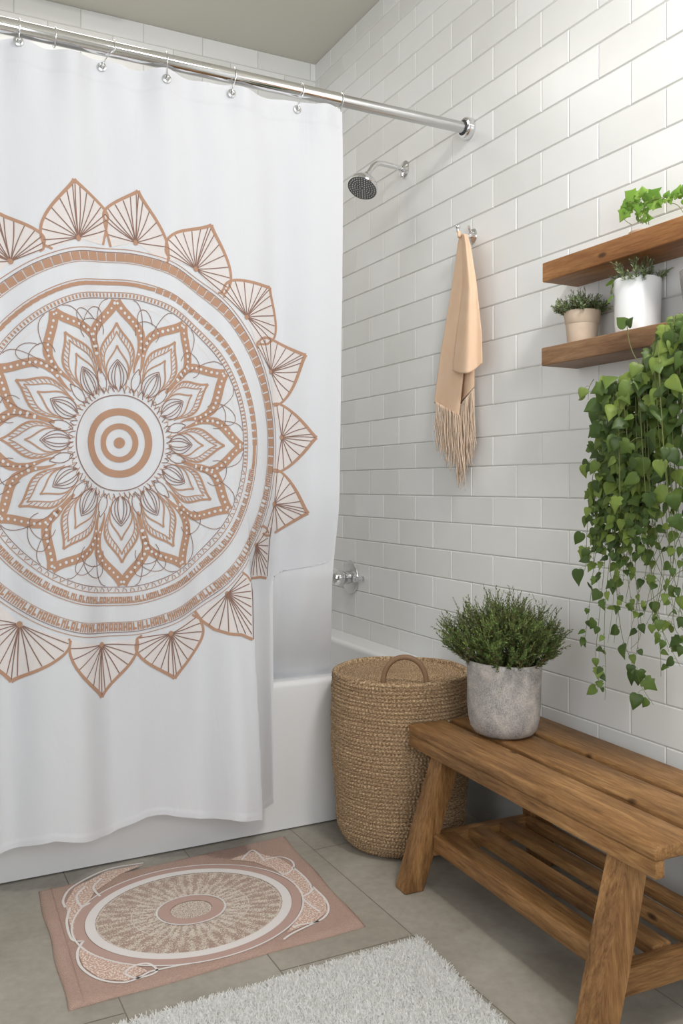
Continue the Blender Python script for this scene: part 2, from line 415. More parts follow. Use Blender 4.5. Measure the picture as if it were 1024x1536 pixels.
# ------------------------------------------------------------------ printed shower curtain
EDGE = [(508,150),(508,163),(505,300),(503,500),(501,620),(500,700),(499,790),(499,836),(496,843),(470,851),(440,858),(427,866),(424,882),(424,950),(425,1080),(426,1150),(427,1300)]
def x_right(z):
    pts = [at_y(u, v, RODY) for u, v in EDGE]
    if z >= pts[0][1]: return pts[0][0]
    for (xa, za), (xb, zb) in zip(pts, pts[1:]):
        if zb <= z <= za: f = (za-z)/(za-zb); return xa+(xb-xa)*f
    return pts[-1][0]
XFOLD_TOP = at_y(373, 860, RODY); XFOLD_BOT = at_y(385, 1232, RODY)
ZTOP = 2.392
G_PX = [(-48,38),(27,66),(154,98),(246,124),(346,142),(447,163)]
G_X = [at_y(u, v, RODY)[0] for u, v in G_PX]
def fold_y(x, z):
    k = smoothstep(2.45, .3, z)
    amp = .013+.014*k
    y = amp*(.8*sin(2*pi*x/.27+.6+.5*sin(z*1.1)) + .25*sin(2*pi*x/.14+1.1+.8*z) + .6*sin(2*pi*x/.47-1.0+.4*z))
    # tighter dents around the hooks at the heading
    top = smoothstep(2.15, 2.39, z)
    y += top*.010*sin(2*pi*x/.13+2.0)
    # big bell folds at the foot
    xl = at_y(246, 1214, RODY)[0]; xm = at_y(335, 1236, RODY)[0]; b = smoothstep(.95, .15, z)
    y += b*(.045*math.exp(-((x-xl)/.10)**2) - .050*math.exp(-((x-xm-.04)/.09)**2))
    # overlap fold at the lower right
    f = smoothstep(1.15, .80, z)
    if f > 0:
        zt = (XFOLD_TOP[1]-z)/(XFOLD_TOP[1]-XFOLD_BOT[1]); xf = XFOLD_TOP[0]+(XFOLD_BOT[0]-XFOLD_TOP[0])*zt
        y += f*.050*smoothstep(xf-.001-.10*(1-f), xf+.013+.10*(1-f), x) - f*.014*math.exp(-((x-xf)/.03)**2)*(1 if x < xf else 0)
    y = max(-.085, min(.085, y))
    return RODY-.004+y
HEM = [(-60,1296),(0,1281),(82,1262),(164,1252),(219,1226),(246,1221),(301,1228),(350,1233),(384,1228),(388,1221),(427,1203)]
def z_bot(x):
    # real hem height: back out the fold depth at each traced point
    pts = []
    for u, v in HEM:
        X, Z = at_y(u, v, RODY); Y = fold_y(X, .16); pts.append(at_y(u, v, Y))
    if x <= pts[0][0]: return pts[0][1]
    for (xa, za), (xb, zb) in zip(pts, pts[1:]):
        if xa <= x <= xb: return za+(zb-za)*(x-xa)/(xb-xa+1e-9)
    return pts[-1][1]
_zb = {}
def z_top(x):
    d = min(abs(x-g) for g in G_X+[1.262])
    return ZTOP-.010*smoothstep(0, .09, d)
def curtain():
    t = thing('shower_curtain', 'white fabric shower curtain printed with a large tan mandala', 'shower curtain', (0,0,0))
    NXc, NZc = 330, 420; xl = .0
    xs_ref = x_right(.2)
    XT = x_right(2.39)
    V = []; Fc = []; mi = []
    for j in range(NZc+1):
        f = j/NZc
        for i in range(NXc+1):
            s = i/NXc
            z = 2.39+( .17-2.39)*f
            x = min(xl+(XT-xl)*s, x_right(z))
            zt, zb = z_top(x), z_bot(min(x, xs_ref))
            z = zt+(zb-zt)*f
            x = min(xl+(XT-xl)*s, x_right(z))
            y = fold_y(x, z)
            if z > zt-.062 or z < zb+.020: y -= .0016      # hem layers
            V.append((x, y, z))
    for j in range(NZc):
        for i in range(NXc):
            a = j*(NXc+1)+i
            if V[a+1][0]-V[a][0] > 1e-5 or V[a+NXc+2][0]-V[a+NXc+1][0] > 1e-5: Fc.append((a, a+NXc+1, a+NXc+2, a+1)); mi.append(0)
    # ---------- print
    P0 = at_y(181, 664, RODY)
    RXr = (at_y(412, 660, RODY)[0]-P0[0]); RXl = RXr*1.06; RZ = (P0[1]-at_y(181, 947, RODY)[1])
    OFF = {1: .0016, 2: .0020, 3: .0010, 0: .0024}
    def clip(x, z):
        if x > x_right(z)-.004: return False
        zt = (XFOLD_TOP[1]-z)/(XFOLD_TOP[1]-XFOLD_BOT[1])
        if z < at_y(373, 872, RODY)[1] and x > at_y(374, 900, RODY)[0]: return False
        if z < at_y(413, 800, RODY)[1] and x > at_y(413, 830, RODY)[0]: return False
        return True
    def put(x, z, m): return (x, fold_y(x, z)-OFF[m], z)
    def ribbon(pts, w, m, closed=False):
        n = len(pts)
        if not hasattr(w, '__len__'): w = [w]*n
        L = []; R = []
        for i, (x, z) in enumerate(pts):
            a = pts[(i-1)%n if closed else max(i-1,0)]; b = pts[(i+1)%n if closed else min(i+1,n-1)]
            dx, dz = b[0]-a[0], b[1]-a[1]; l = hypot(dx, dz) or 1; nx, nz = -dz/l, dx/l
            L.append((x+nx*w[i]/2, z+nz*w[i]/2)); R.append((x-nx*w[i]/2, z-nz*w[i]/2))
        k = max(1, int(max(w)/.006)+1)
        base = len(V)
        for i in range(n):
            for q in range(k+1):
                f = q/k; V.append(put(L[i][0]*(1-f)+R[i][0]*f, L[i][1]*(1-f)+R[i][1]*f, m))
        for i in range(n if closed else n-1):
            j = (i+1)%n
            c = ((pts[i][0]+pts[j][0])/2, (pts[i][1]+pts[j][1])/2)
            if c[0] < xl+.01 or not clip(*c): continue
            for q in range(k):
                Fc.append((base+i*(k+1)+q, base+j*(k+1)+q, base+j*(k+1)+q+1, base+i*(k+1)+q+1)); mi.append(m)
    def pol(r, th):   # th degrees, 0 = right, counter-clockwise
        c, s = cos(radians(th)), sin(radians(th)); return (P0[0]+(RXr if c > 0 else RXl)*r*c, P0[1]+RZ*r*s)
    def loc(th0, a, b):   # along radial, lateral (units of r)
        c, s = cos(radians(th0)), sin(radians(th0)); X, Z = a*c-b*s, a*s+b*c
        return (P0[0]+(RXr if X > 0 else RXl)*X, P0[1]+RZ*Z)
    def circ(r, w, m, n=260): ribbon([pol(r, k*360/n) for k in range(n)], w, m, True)
    def disc(cx, cz, r, m, n=8):
        b = len(V); 
        for k in range(n): V.append(put(cx+r*.87*cos(2*pi*k/n), cz+r*sin(2*pi*k/n), m))
        if cx > xl+.01 and clip(cx, cz): Fc.append(tuple(range(b, b+n))); mi.append(m)
    def bez(p0, p1, p2, p3, n=14):
        o = []
        for i in range(n+1):
            t_ = i/n; a, b, c, d = (1-t_)**3, 3*t_*(1-t_)**2, 3*t_*t_*(1-t_), t_**3
            o.append((a*p0[0]+b*p1[0]+c*p2[0]+d*p3[0], a*p0[1]+b*p1[1]+c*p2[1]+d*p3[1]))
        return o
    rnd = random.Random(5)
    U = RZ
    # centre
    disc_r = [(.0, .030), (.088, .030), (.167, .038)]
    ribbon([pol(.014, k*10) for k in range(36)], .030*U, 1, True)
    circ(.089, .030*U, 1, 90); circ(.166, .038*U, 1, 120); circ(.255, .005*U, 2, 140)
    # beaded collar round the disc
    for k in range(60):
        a = k*6+rnd.uniform(-1,1); r0 = .263+rnd.uniform(0,.01)
        ribbon([pol(r0, a), pol(r0+.028, a+2.5), pol(r0+.036, a+5), pol(r0+.01, a+6.5)], .0045*U, 1 if k % 2 else 2)
    # rings
    circ(1.012, .0035*U, 2); circ(1.030, .004*U, 1); circ(.958, .003*U, 1)
    circ(.868, .004*U, 1); circ(.855, .003*U, 1); circ(.800, .004*U, 1); circ(.770, .0035*U, 2)
    n = 236
    def blk(r0, r1, a0, a1, m=1):
        am = (a0+a1)/2; w = abs(a1-a0)*pi/180*(r0+r1)/2*U
        ribbon([pol(r0, am), pol((r0+r1)/2, am), pol(r1, am)], w, m)
    for k in range(n):
        a = k*360/n; low = (185 < a < 350)
        p = 360/n
        if low:
            kind = rnd.randint(0, 3)
            for (ra, rb) in ((.962, 1.006), (.822, .858)):
                blk(ra, rb, a, a+p*.30)
                if kind != 3: blk(ra, rb, a+p*.55, a+p*.80)
                rm = (ra+rb)/2 + (0, .010, -.010, .012)[kind]
                blk(rm-.006, rm+.006, a, a+p*.75)
                if kind == 1: blk(ra, ra+.010, a, a+p*.75)
        elif k % 2 == 0:
            blk(.965, 1.008, a, a+2*p*.84)
        if not low and k % 2 == 0:
            if a > 75: blk(.838, .858, a, a+2.04*p)
            else: blk(.835, .864, a, a+1.5*p)
        if (not low) : blk(.776, .795, a, a+p*.42)
        elif k % 2 == 0:
            q = rnd.random()
            ribbon([pol(.775, a), pol(.795, a+.5), pol(.786, a+1.1), pol(.775, a+1.8)] if q > .5 else [pol(.795, a), pol(.776, a+.3), pol(.784, a+1.4), pol(.796, a+1.6)], .0045*U, 1)
    # filigree loops between lotus and ring
    for s in range(12):
        th = s*30+15
        for sg in (-1, 1):
            ribbon(bez(pol(.50, th), pol(.62, th+sg*3), pol(.76, th+sg*4), pol(.765, th+sg*(10+rnd.uniform(-2,2)))), .0035*U, 2)
            if rnd.random() < .6: ribbon(bez(pol(.60, th+sg*4), pol(.74, th+sg*rnd.uniform(8,15)), pol(.775, th+sg*2), pol(.66, th-sg*rnd.uniform(0,5))), .0034*U, 2)
        ribbon(bez(pol(.58, th-6), pol(.70, th-10), pol(.72, th+10), pol(.58, th+6)), .0035*U, 2)
        ribbon(bez(pol(.71, th-9), pol(.745, th-4), pol(.745, th+4), pol(.71, th+9)), .0045*U, 3)
    # lotus: twelve petals
    for s in range(12):
        th = s*30+(1.5 if s % 2 else -.5)
        def petal(rb, wb, rv, wv, rt, m, w0, w1, bul=1.18, n=18, dots=0, hatch=None):
            for sg in (-1, 1):
                B = (rb*cos(radians(wb)), sg*rb*sin(radians(wb)))
                Vv = (rv*cos(radians(wv)), sg*rv*sin(radians(wv))); T = (rt, 0); D = rt-Vv[0]
                c1 = bez(B, (B[0]+.4*(Vv[0]-B[0]), B[1]+.1*(Vv[1]-B[1])), (Vv[0]-.3*(Vv[0]-B[0]), Vv[1]), Vv, 8)
                c2 = bez(Vv, (Vv[0]+.45*D, Vv[1]*bul), (T[0]-.40*D, Vv[1]*.30), T, n)
                pts = c1[:-1]+c2; N = len(pts)
                ws = [(w0+(w1-w0)*min(1, i/(len(c1)+3)))*U for i in range(N)]
                ribbon([loc(th, a, b) for a, b in pts], ws, m)
                if dots:
                    for i in range(5, N-1, 2):
                        a, b = pts[i]; c = loc(th, a, b)
                        disc(c[0], c[1], rnd.uniform(.0065,.0095)*U, 0, 6)
                if hatch:
                    # ladder rungs inward from the outline
                    for i in range(5, N-2, 2):
                        a, b = pts[i]; ribbon([loc(th, a, b), loc(th, a-hatch, b*.86)], .0045*U, 1)
        petal(.38, 13.5, .54, 14.4, .758, 1, .006, .047, dots=1)
        petal(.34, 10.0, .46, 11.4, .640, 1, .004, .011, hatch=.034)
        petal(.33, 8.6, .43, 9.6, .596, 1, .003, .006)
        petal(.29, 8.0, .38, 9.0, .520, 1, .003, .008)
        for q in (1.0, .62, .3):
            for sg in (-1, 1):
                ribbon(bez(loc(th, .285, sg*.008), loc(th, .33, sg*.075*q), loc(th, .39, sg*.06*q), loc(th, .445-.03*(1-q), 0)), .0042*U, 2)
        for sg in (-1, 1):
            ribbon(bez(loc(th+15, .28, 0), loc(th+15, .33, sg*.04), loc(th+15, .37, sg*.025), loc(th+15, .41, 0)), .004*U, 2)
    # scalloped outer petals: (left foot, tip, right foot) traced on the cloth
    PET = [((-64,365),(-6,316),(64,368)), ((62,362),(109,272),(162,330)), ((158,326),(207,286),(248,398)), ((247,372),(316,338),(337,438)),
           ((333,434),(407,430),(407,512)), ((388,512),(457,533),(414,608)), ((412,606),(471,657),(413,706)), ((413,704),(461,770),(397,800)),
           ((303,935),(262,1018),(206,965)), ((206,958),(155,1048),(103,958)),
           ((100,955),(18,1025),(-50,930)), ((-50,925),(-110,975),(-160,860))]
    cpx = (181, 664)
    for A, T, B in PET:
        A2, T2, B2 = (at_y(*q, RODY) for q in (A, T, B))
        mid = ((A2[0]+B2[0])/2, (A2[1]+B2[1])/2)
        ox, oz = mid[0]-P0[0], mid[1]-P0[1]; l = hypot(ox, oz); ox /= l; oz /= l
        def side(Pp):
            # shoulder Pp -> foot on the outer ring, and shoulder -> tip as an ogee about the petal's axis
            X_, Z_ = Pp[0]-P0[0], Pp[1]-P0[1]; q = hypot(X_/(RXr if X_ > 0 else RXl), Z_/RZ); k_ = min(1, 1.035/q)
            Ft = (P0[0]+X_*k_, P0[1]+Z_*k_); Ft = (Ft[0]+(mid[0]-Ft[0])*.16, Ft[1]+(mid[1]-Ft[1])*.16)
            axx, axz = T2[0]-mid[0], T2[1]-mid[1]; al = hypot(axx, axz); axx /= al; axz /= al
            pa = (Pp[0]-mid[0])*axx+(Pp[1]-mid[1])*axz; bx, bz_ = Pp[0]-mid[0]-pa*axx, Pp[1]-mid[1]-pa*axz
            H_ = al-pa
            c1_ = (mid[0]+(pa+.40*H_)*axx+bx*1.26, mid[1]+(pa+.40*H_)*axz+bz_*1.26)
            c2_ = (mid[0]+(pa+.84*H_)*axx+bx*.10, mid[1]+(pa+.84*H_)*axz+bz_*.10)
            lo_ = bez(Ft, (Ft[0]+.4*(Pp[0]-Ft[0]), Ft[1]+.4*(Pp[1]-Ft[1])), (Pp[0]-axx*.02, Pp[1]-axz*.02), Pp, 5) if q > 1.06 else [Pp]
            return lo_[:-1]+bez(Pp, c1_, c2_, T2, 20)
        c1, c2 = side(A2), side(B2); out = c1+c2[::-1][1:]
        dmin = mid
        X_, Z_ = mid[0]-P0[0], mid[1]-P0[1]; q = hypot(X_/(RXr if X_ > 0 else RXl), Z_/RZ)
        fc = (P0[0]+X_*1.075/q, P0[1]+Z_*1.075/q)
        # blush fill: fan grid
        K = 8; base = len(V); n_ = len(out)
        for i in range(n_):
            for q in range(K+1):
                f = q/K; V.append(put(fc[0]+(out[i][0]-fc[0])*f, fc[1]+(out[i][1]-fc[1])*f, 3))
        for i in range(n_-1):
            for q in range(K):
                cx_, cz_ = V[base+i*(K+1)+q][0], V[base+i*(K+1)+q][2]
                ex_, ez_ = V[base+(i+1)*(K+1)+q+1][0], V[base+(i+1)*(K+1)+q+1][2]
                if clip(cx_, cz_) and clip(ex_, ez_) and cx_ > xl+.01 and ex_ > xl+.01:
                    Fc.append((base+i*(K+1)+q, base+(i+1)*(K+1)+q, base+(i+1)*(K+1)+q+1, base+i*(K+1)+q+1)); mi.append(3)
        heavy = .0085
        for c in (c1, c2): ribbon(c, [heavy*(.75+.5*i/len(c)) for i in range(len(c))], 1)
        for i in range(2, n_-2, 3):
            f0, f1 = .06, .96; e = out[i]
            bend = rnd.uniform(-.004, .004)
            ribbon([(fc[0]+(e[0]-fc[0])*f+oz*bend*sin(pi*f), fc[1]+(e[1]-fc[1])*f-ox*bend*sin(pi*f)) for f in [f0+(f1-f0)*k/7 for k in range(8)]], .0028, 2)
        disc(fc[0], fc[1], .009, 1, 10)
    def fan(c, outline, heavy, lines):
        cc_ = at_y(*c, RODY); out = [at_y(u, v, RODY) for u, v in outline]
        dense = []
        for a, b in zip(out, out[1:]):
            for k in range(5): dense.append((a[0]+(b[0]-a[0])*k/5, a[1]+(b[1]-a[1])*k/5))
        dense.append(out[-1]); base = len(V); K = 6
        for e in dense:
            for q in range(K+1): V.append(put(cc_[0]+(e[0]-cc_[0])*q/K, cc_[1]+(e[1]-cc_[1])*q/K, 3))
        for i in range(len(dense)-1):
            for q in range(K): Fc.append((base+i*(K+1)+q, base+(i+1)*(K+1)+q, base+(i+1)*(K+1)+q+1, base+i*(K+1)+q+1)); mi.append(3)
        for poly, w in heavy:
            q_ = [(a[0]+(b[0]-a[0])*k/6, a[1]+(b[1]-a[1])*k/6) for a, b in zip(poly, poly[1:]) for k in range(6)]+[poly[-1]]
            ribbon([at_y(u, v, RODY) for u, v in q_], w, 1)
        for e in lines:
            e = at_y(*e, RODY); ribbon([(cc_[0]+(e[0]-cc_[0])*f/6, cc_[1]+(e[1]-cc_[1])*f/6) for f in range(7)], .0028, 2)
        disc(cc_[0], cc_[1], .008, 1, 10)
    fan((386,818), [(376,866),(384,868),(398,867),(411,871),(411.5,850),(411,830),(409,808),(402,796),(394,791),(390,800)],
        [([(392,791),(397,789),(404,793),(409,801)], .007), ([(374,870),(385,868.5),(398,867.5),(411,870)], .008)],
        [(378,862),(385,864),(392,865),(400,865),(408,866),(410,855),(410,845),(410,833),(410,820),(408,808),(403,798)])
    fan((336,889), [(295,920),(305,932),(320,943),(338,948),(356,949),(371,955),(371,935),(371,915),(371,895),(370,872),(364,862),(358,858)],
        [([(293,917),(303,931),(320,943.5),(338,948),(355,949),(371,956)], .009), ([(358,857),(365,862),(371,871)], .006)],
        [(303,928),(313,938),(325,943),(337,945),(350,946),(361,948),(370,948),(370,935),(370,921),(370,908),(370,896),(370,885),(368,874),(364,866),(359,860)])
    for uu, va, vb in ((412.5, 792, 874), (372.5, 873, 956)):
        ribbon([at_y(uu, va+(vb-va)*k/12, RODY) for k in range(13)], .0028, 2)
    o = mesh_obj('curtain_panel', V, Fc, [M_cloth, M_print, M_print2, M_blush], t, mi=mi)
    # grommets
    for (u, v), gx in zip(G_PX, G_X):
        gz = at_y(u, v, RODY)[1]; gy = fold_y(gx, gz)-.004
        m = Matrix.Rotation(pi/2, 3, 'X')
        lathe_obj('grommet', [(.005,0),(.0045,.003),(.008,.0045),(.0125,.003),(.014,0),(.0135,-.005),(.006,-.005),(.005,0)], M_satin, t, 24, m, (gx, gy, gz))
    return t
curtain()
# hooks: ring over the rod, going down to each grommet
HOOKS = [(28, 0), (154, 1), (247, 2), (349, 3), (450, 4)]
descr = ['chrome curtain hook, leftmost of the hooks on the rod', 'chrome curtain hook, second from the left on the rod', 'chrome curtain hook, middle of the row above the mandala',
         'chrome curtain hook, fourth from the left on the rod', 'chrome curtain hook nearest the right edge of the curtain, with a visible grommet']
for (u, k), d in zip(HOOKS, descr):
    gx, gz = G_X[k+1], at_y(*G_PX[k+1], RODY)[1]; rx = xrod({0:28,1:177,2:248,3:350,4:451}[k]) if k != 1 else xrod(170)
    o = thing('curtain_hook', d, 'curtain hook', (rx, RODY, RODZ), group='chrome hooks along the curtain rod')
    R = .0262; pts = []
    fy = fold_y(gx, gz)-RODY-.007
    for a in np.linspace(-30, 205, 22): pts.append((0, R*cos(radians(a)), R*sin(radians(a))))
    z2 = gz-RODZ; dx = gx-rx
    pts += [(dx*.35, -R*.98, -.02), (dx*.7, fy*.5-R*.5, (z2)*.6), (dx*.95, fy-.004, z2*.88), (dx, fy-.006, z2-.004), (dx, fy+.004, z2-.008)]
    Vv, Ff = tube(pts, .0016, 8); mesh_obj('hook_wire', Vv, Ff, M_chrome, o)
    Vv, Ff = lathe([(0,-.0032),(.0025,-.002),(.0032,0),(.0025,.002),(0,.0032)], 14, None, (dx, fy-.007, z2)); mesh_obj('ball_tip', Vv, Ff, M_chrome, o)
for u, d in ((82, 'plain chrome ring around the rod between the first two hooks'), (510, 'plain chrome ring at the right end of the curtain')):
    o = thing('curtain_ring', d, 'curtain ring', (xrod(u), RODY, RODZ), group='plain rings on the curtain rod')
    Vv, Ff = tube([(.0, .0262*cos(a), .0262*sin(a)-.002) for a in np.linspace(0, 2*pi, 36, endpoint=False)], .002, 8, closed=True); mesh_obj('ring_wire', Vv, Ff, M_chrome, o)

# ------------------------------------------------------------------ liner hanging inside the tub
def liner():
    V = []; Fc = []; nx, nz = 220, 220
    for j in range(nz+1):
        z = 2.383+(.38-2.383)*j/nz
        dev = .20*max(0, (.875-z)/.375)**1.4 if z > .5 else .20+.10*(.5-z)
        xr = at_y(507.5-8*smoothstep(2.3, .7, z), 700, RODY+.02+dev)[0]
        for i in range(nx+1):
            x = .0+(xr)*i/nx
            w = .0022+.010*smoothstep(1.9, 1.0, z)*smoothstep(1.1,.9,x)
            y = fold_y(x, z); y = RODY+.03+(y-RODY-.03)*(1-.6*smoothstep(.86,.55,z))
            V.append((x, y+w+dev, z))
    for j in range(nz):
        for i in range(nx):
            a = j*(nx+1)+i; Fc.append((a, a+nx+1, a+nx+2, a+1))
    o = mesh_obj('shower_liner', V, Fc, M_cloth); tag(o, 'plain white liner hanging behind the printed curtain into the bathtub', 'shower liner')
liner()

# ------------------------------------------------------------------ shower head and valve
def shower():
    Y, Z = at_x(606, 254, XR-.005)
    t = thing('overhead_shower', 'chrome round shower head on a bent arm from the tiled wall', 'shower head', (XR-.0028, Y, Z))
    lx('wall_flange', [(0,0),(.030,0),(.034,.002),(.030,.006),(.016,.011),(.012,.016),(0,.016)], M_chrome, t, (0,0,0))
    hx = at_y(541, 276, Y)[0]-XR
    pts = [(0,0,0), (-.06,0,.004), (-.105,0,.006), (-.125,0,.002), (-.142,0,-.010), (-.155,0,-.028), (-.170,0,-.052)]
    # smooth
    P = []
    for i in range(len(pts)-1):
        for q in range(4):
            f = q/4; p0 = Vector(pts[max(i-1,0)]); p1 = Vector(pts[i]); p2 = Vector(pts[i+1]); p3 = Vector(pts[min(i+2,len(pts)-1)])
            P.append(.5*((2*p1)+(-p0+p2)*f+(2*p0-5*p1+4*p2-p3)*f*f+(-p0+3*p1-3*p2+p3)*f**3))
    P.append(Vector(pts[-1]))
    Vv, Ff = tube(P, .0105, 20); mesh_obj('arm', Vv, Ff, M_chrome, t, auto=60)
    d = Vector((-.45, -.22, -.86)).normalized()
    rot = d.to_track_quat('Z', 'Y').to_matrix()
    c = Vector(pts[-1])-d*.006
    lathe_obj('swivel', [(0,-.004),(.013,-.004),(.016,.004),(.016,.012),(.012,.020),(.010,.024)], M_chrome, t, 32, rot, c)
    c2 = c+d*.014
    lathe_obj('bell', [(.010,0),(.020,.004),(.036,.014),(.052,.030),(.060,.046),(.061,.056),(.058,.060)], M_chrome, t, 48, rot, c2)
    sf = lathe_obj('spray_face', [(0,.0585),(.030,.0585),(.0575,.0585)], mat_simple('grey_nozzle_plate', srgb(120,120,120), .45, .4), t, 48, rot, c2)
    noz = []
    for ring, nn in ((.010,6),(.020,12),(.030,18),(.040,24),(.050,30)):
        for k in range(nn):
            a = 2*pi*k/nn; noz.append(lathe([(.0022,.058),(.0016,.0615),(0,.062)], 6, rot, c2+rot@Vector((ring*cos(a), ring*sin(a), 0))))
    Vv, Ff = join(noz); mesh_obj('nozzles', Vv, Ff, mat_simple('nozzle_rubber', srgb(205,205,205), .5), sf)['kind'] = 'stuff'
    sf['label'] = 'grey nozzle face'
    Vv, Ff = lathe([(0,0),(.010,0),(.011,.012),(.006,.02),(0,.02)], 20, Matrix.Rotation(pi,3,'X'), (-.012,0,-.016)); mesh_obj('set_screw', Vv, Ff, M_chrome, t, auto=40)
shower()
def valve():
    Y, Z = at_x(524, 866, XR-.01)
    t = thing('shower_valve', 'chrome shower valve with round plate and knob on the tiled wall beside the curtain', 'shower valve', (XR-.0028, Y, Z))
    lx('cover_plate', [(0,0),(.072,0),(.075,.003),(.073,.007),(.058,.011),(.030,.014),(.028,.030),(0,.030)], M_satin, t, (0,0,0))
    lx('knob', [(.020,.028),(.022,.034),(.030,.040),(.034,.052),(.034,.075),(.028,.090),(.014,.098),(0,.100)], M_chrome, t, (0,-.004,.0))
    Vv, Ff = tube([(-.06,0,.026), (-.062,.03,.034), (-.064,.058,.036)], [.009,.008,.006], 14); mesh_obj('lever', Vv, Ff, M_chrome, t, auto=50)
    lx('diverter', [(0,0),(.014,0),(.015,.004),(.008,.008),(.008,.026),(.012,.028),(.013,.044),(.009,.048),(0,.048)], M_chrome, t, (0,-.115,.004))
valve()

# ------------------------------------------------------------------ robe hook and towel
def hook_towel():
    Yh, Zh = at_x(708, 354, XR-.008)
    t = thing('robe_hook', 'small chrome robe hook on the tiled wall above the peach towel', 'hook', (XR-.0028, Yh, Zh))
    lx('base_plate', [(0,0),(.024,0),(.026,.003),(.022,.008),(.010,.012),(0,.013)], M_chrome, t, (0,0,0))
    P = [(-.006,0,0),(-.030,0,-.006),(-.052,0,-.004),(-.064,0,.006),(-.066,0,.018)]
    Vv, Ff = tube(P, [.008,.007,.0065,.006,.0055], 14); mesh_obj('prong', Vv, Ff, M_chrome, t, auto=50)
    Vv, Ff = lathe([(0,-.009),(.006,-.007),(.009,0),(.006,.007),(0,.009)], 20, None, (-.066,0,.024)); mesh_obj('prong_ball', Vv, Ff, M_chrome, t)
    Vv, Ff = tube([(-.006,0,.004),(-.020,-.004,.022),(-.026,-.008,.030)], [.006,.005,.004], 12); mesh_obj('upper_prong', Vv, Ff, M_chrome, t, auto=50)
    # towel: folded panels hung from the prong, laid out on planes parallel to the wall
    tw = thing('hand_towel', 'peach linen hand towel with knotted fringe hanging from the chrome hook', 'towel', (XR-.05, Yh, Zh))
    O = Vector((XR-.05, Yh, Zh))
    def panel(name, Lp, Rp, X0, X1, folds, amp, seed, hemcurl=0, cut=0):
        nT, nS = 90, 40; V = []; Fc = []
        def interp(tab, f):
            for (a, pa), (b, pb) in zip(tab, tab[1:]):
                if a <= f <= b:
                    g = (f-a)/(b-a); return (pa[0]+(pb[0]-pa[0])*g, pa[1]+(pb[1]-pa[1])*g)
            return tab[-1][1]
        for j in range(nT+1):
            f = j/nT; l = interp(Lp, f); r = interp(Rp, f); X = X0+(X1-X0)*f
            for i in range(nS+1):
                s = i/nS; u = l[0]+(r[0]-l[0])*s; v = l[1]+(r[1]-l[1])*s
                if cut: v += cut*sin(pi*s)*smoothstep(.7,1,f)
                A = amp*(.35+.65*f)
                x = X + A*sin(folds*2*pi*s+seed)+.10*A*sin(folds*4.3*pi*s+seed*2) + .012*((2*s-1)**2)
                x = min(x, XR-.006)
                Y, Z = at_x(u, v, x); V.append(Vector((x, Y, Z))-O)
        for j in range(nT):
            for i in range(nS):
                a = j*(nS+1)+i; Fc.append((a, a+nS+1, a+nS+2, a+1))
        o = mesh_obj(name, V, Fc, M_towel, tw)
        md = o.modifiers.new('thick', 'SOLIDIFY'); md.thickness = .003; md.offset = 0
        return o
    panel('rear_fold', [(0,(690,352)),(.05,(687,364)),(.35,(678,430)),(.7,(661,530)),(1,(651,604))], [(0,(697,351)),(.05,(699,364)),(.35,(699,430)),(.7,(697,540)),(1,(688,624))], XR-.062, XR-.052, .7, .010, .3)
    panel('middle_fold', [(0,(693,352)),(.05,(692,364)),(.5,(690,480)),(1,(684,610))], [(0,(700,352)),(.05,(703,366)),(.5,(712,480)),(1,(711,580))], XR-.052, XR-.032, .6, .006, 2)
    panel('front_fold', [(0,(693,351)),(.05,(693,364)),(.4,(694,430)),(.8,(684,510)),(1,(679,556))], [(0,(700,351)),(.05,(705,366)),(.3,(714,420)),(.8,(722,500)),(1,(723,545))], XR-.072, XR-.080, 1.0, .012, 2.2, cut=9)
    # gathered neck over the prong
    Vv, Ff = tube([Vector((-.020,-.010,-.014)), Vector((-.016,-.003,.004)), Vector((-.010,.004,.003)), Vector((.003,.008,-.016))], [.006,.007,.007,.006], 14); mesh_obj('gathered_neck', Vv, Ff, M_towel, tw)
    rnd = random.Random(9); parts = []
    def strand(u, v, u2, v2, X):
        pts = []; ph = rnd.uniform(0,6); w = rnd.uniform(.6,2.2)
        for k in range(12):
            f = k/11; uu = u+(u2-u)*f+w*sin(f*9+ph)*f; vv = v+(v2-v)*f
            x = min(X+.003*sin(f*7+ph*2), XR-.004); Y, Z = at_x(uu, vv, x); pts.append(Vector((x, Y, Z))-O)
        return tube(pts, rnd.uniform(.0009,.0015), 4)
    for k in range(150):
        s = rnd.random(); u = 654+36*s; v = 603+20*s; ln = 58+44*s+rnd.uniform(-22,14)
        parts.append(strand(u, v, u+rnd.uniform(-4,5)+5*s, v+ln, XR-.05+rnd.uniform(-.010,.012)))
    for k in range(110):
        s = rnd.random(); u = 686+25*s; v = 612-30*s; parts.append(strand(u, v, u+rnd.uniform(-5,6), v+85+30*(1-s)+rnd.uniform(-26,10), XR-.032+rnd.uniform(-.012,.010)))
    Vv, Ff = join(parts); o = mesh_obj('fringe', Vv, Ff, M_fringe, tw); o['label'] = 'loose twisted threads along the towel hem'; o['kind'] = 'stuff'
hook_towel()

# ------------------------------------------------------------------ wall shelves
SX = 1.682
def shelf(name, label, yend, z0, z1, mat):
    o = thing(name, label, 'shelf', (XR-.004, .9, z0))
    b = box('board', (SX-XR+.004, -.55, 0), (0, yend-.9, z1-z0), mat, o, bev=.0035, seg=3)
    return o
shelf('wall_shelf', 'upper thick oak shelf on the tiled wall', 2.022, 1.752, 1.808, M_shelf)
shelf('wall_shelf', 'lower thick brown shelf carrying the potted herbs and trailing plant', 2.026, 1.509, 1.562, M_shelf2)

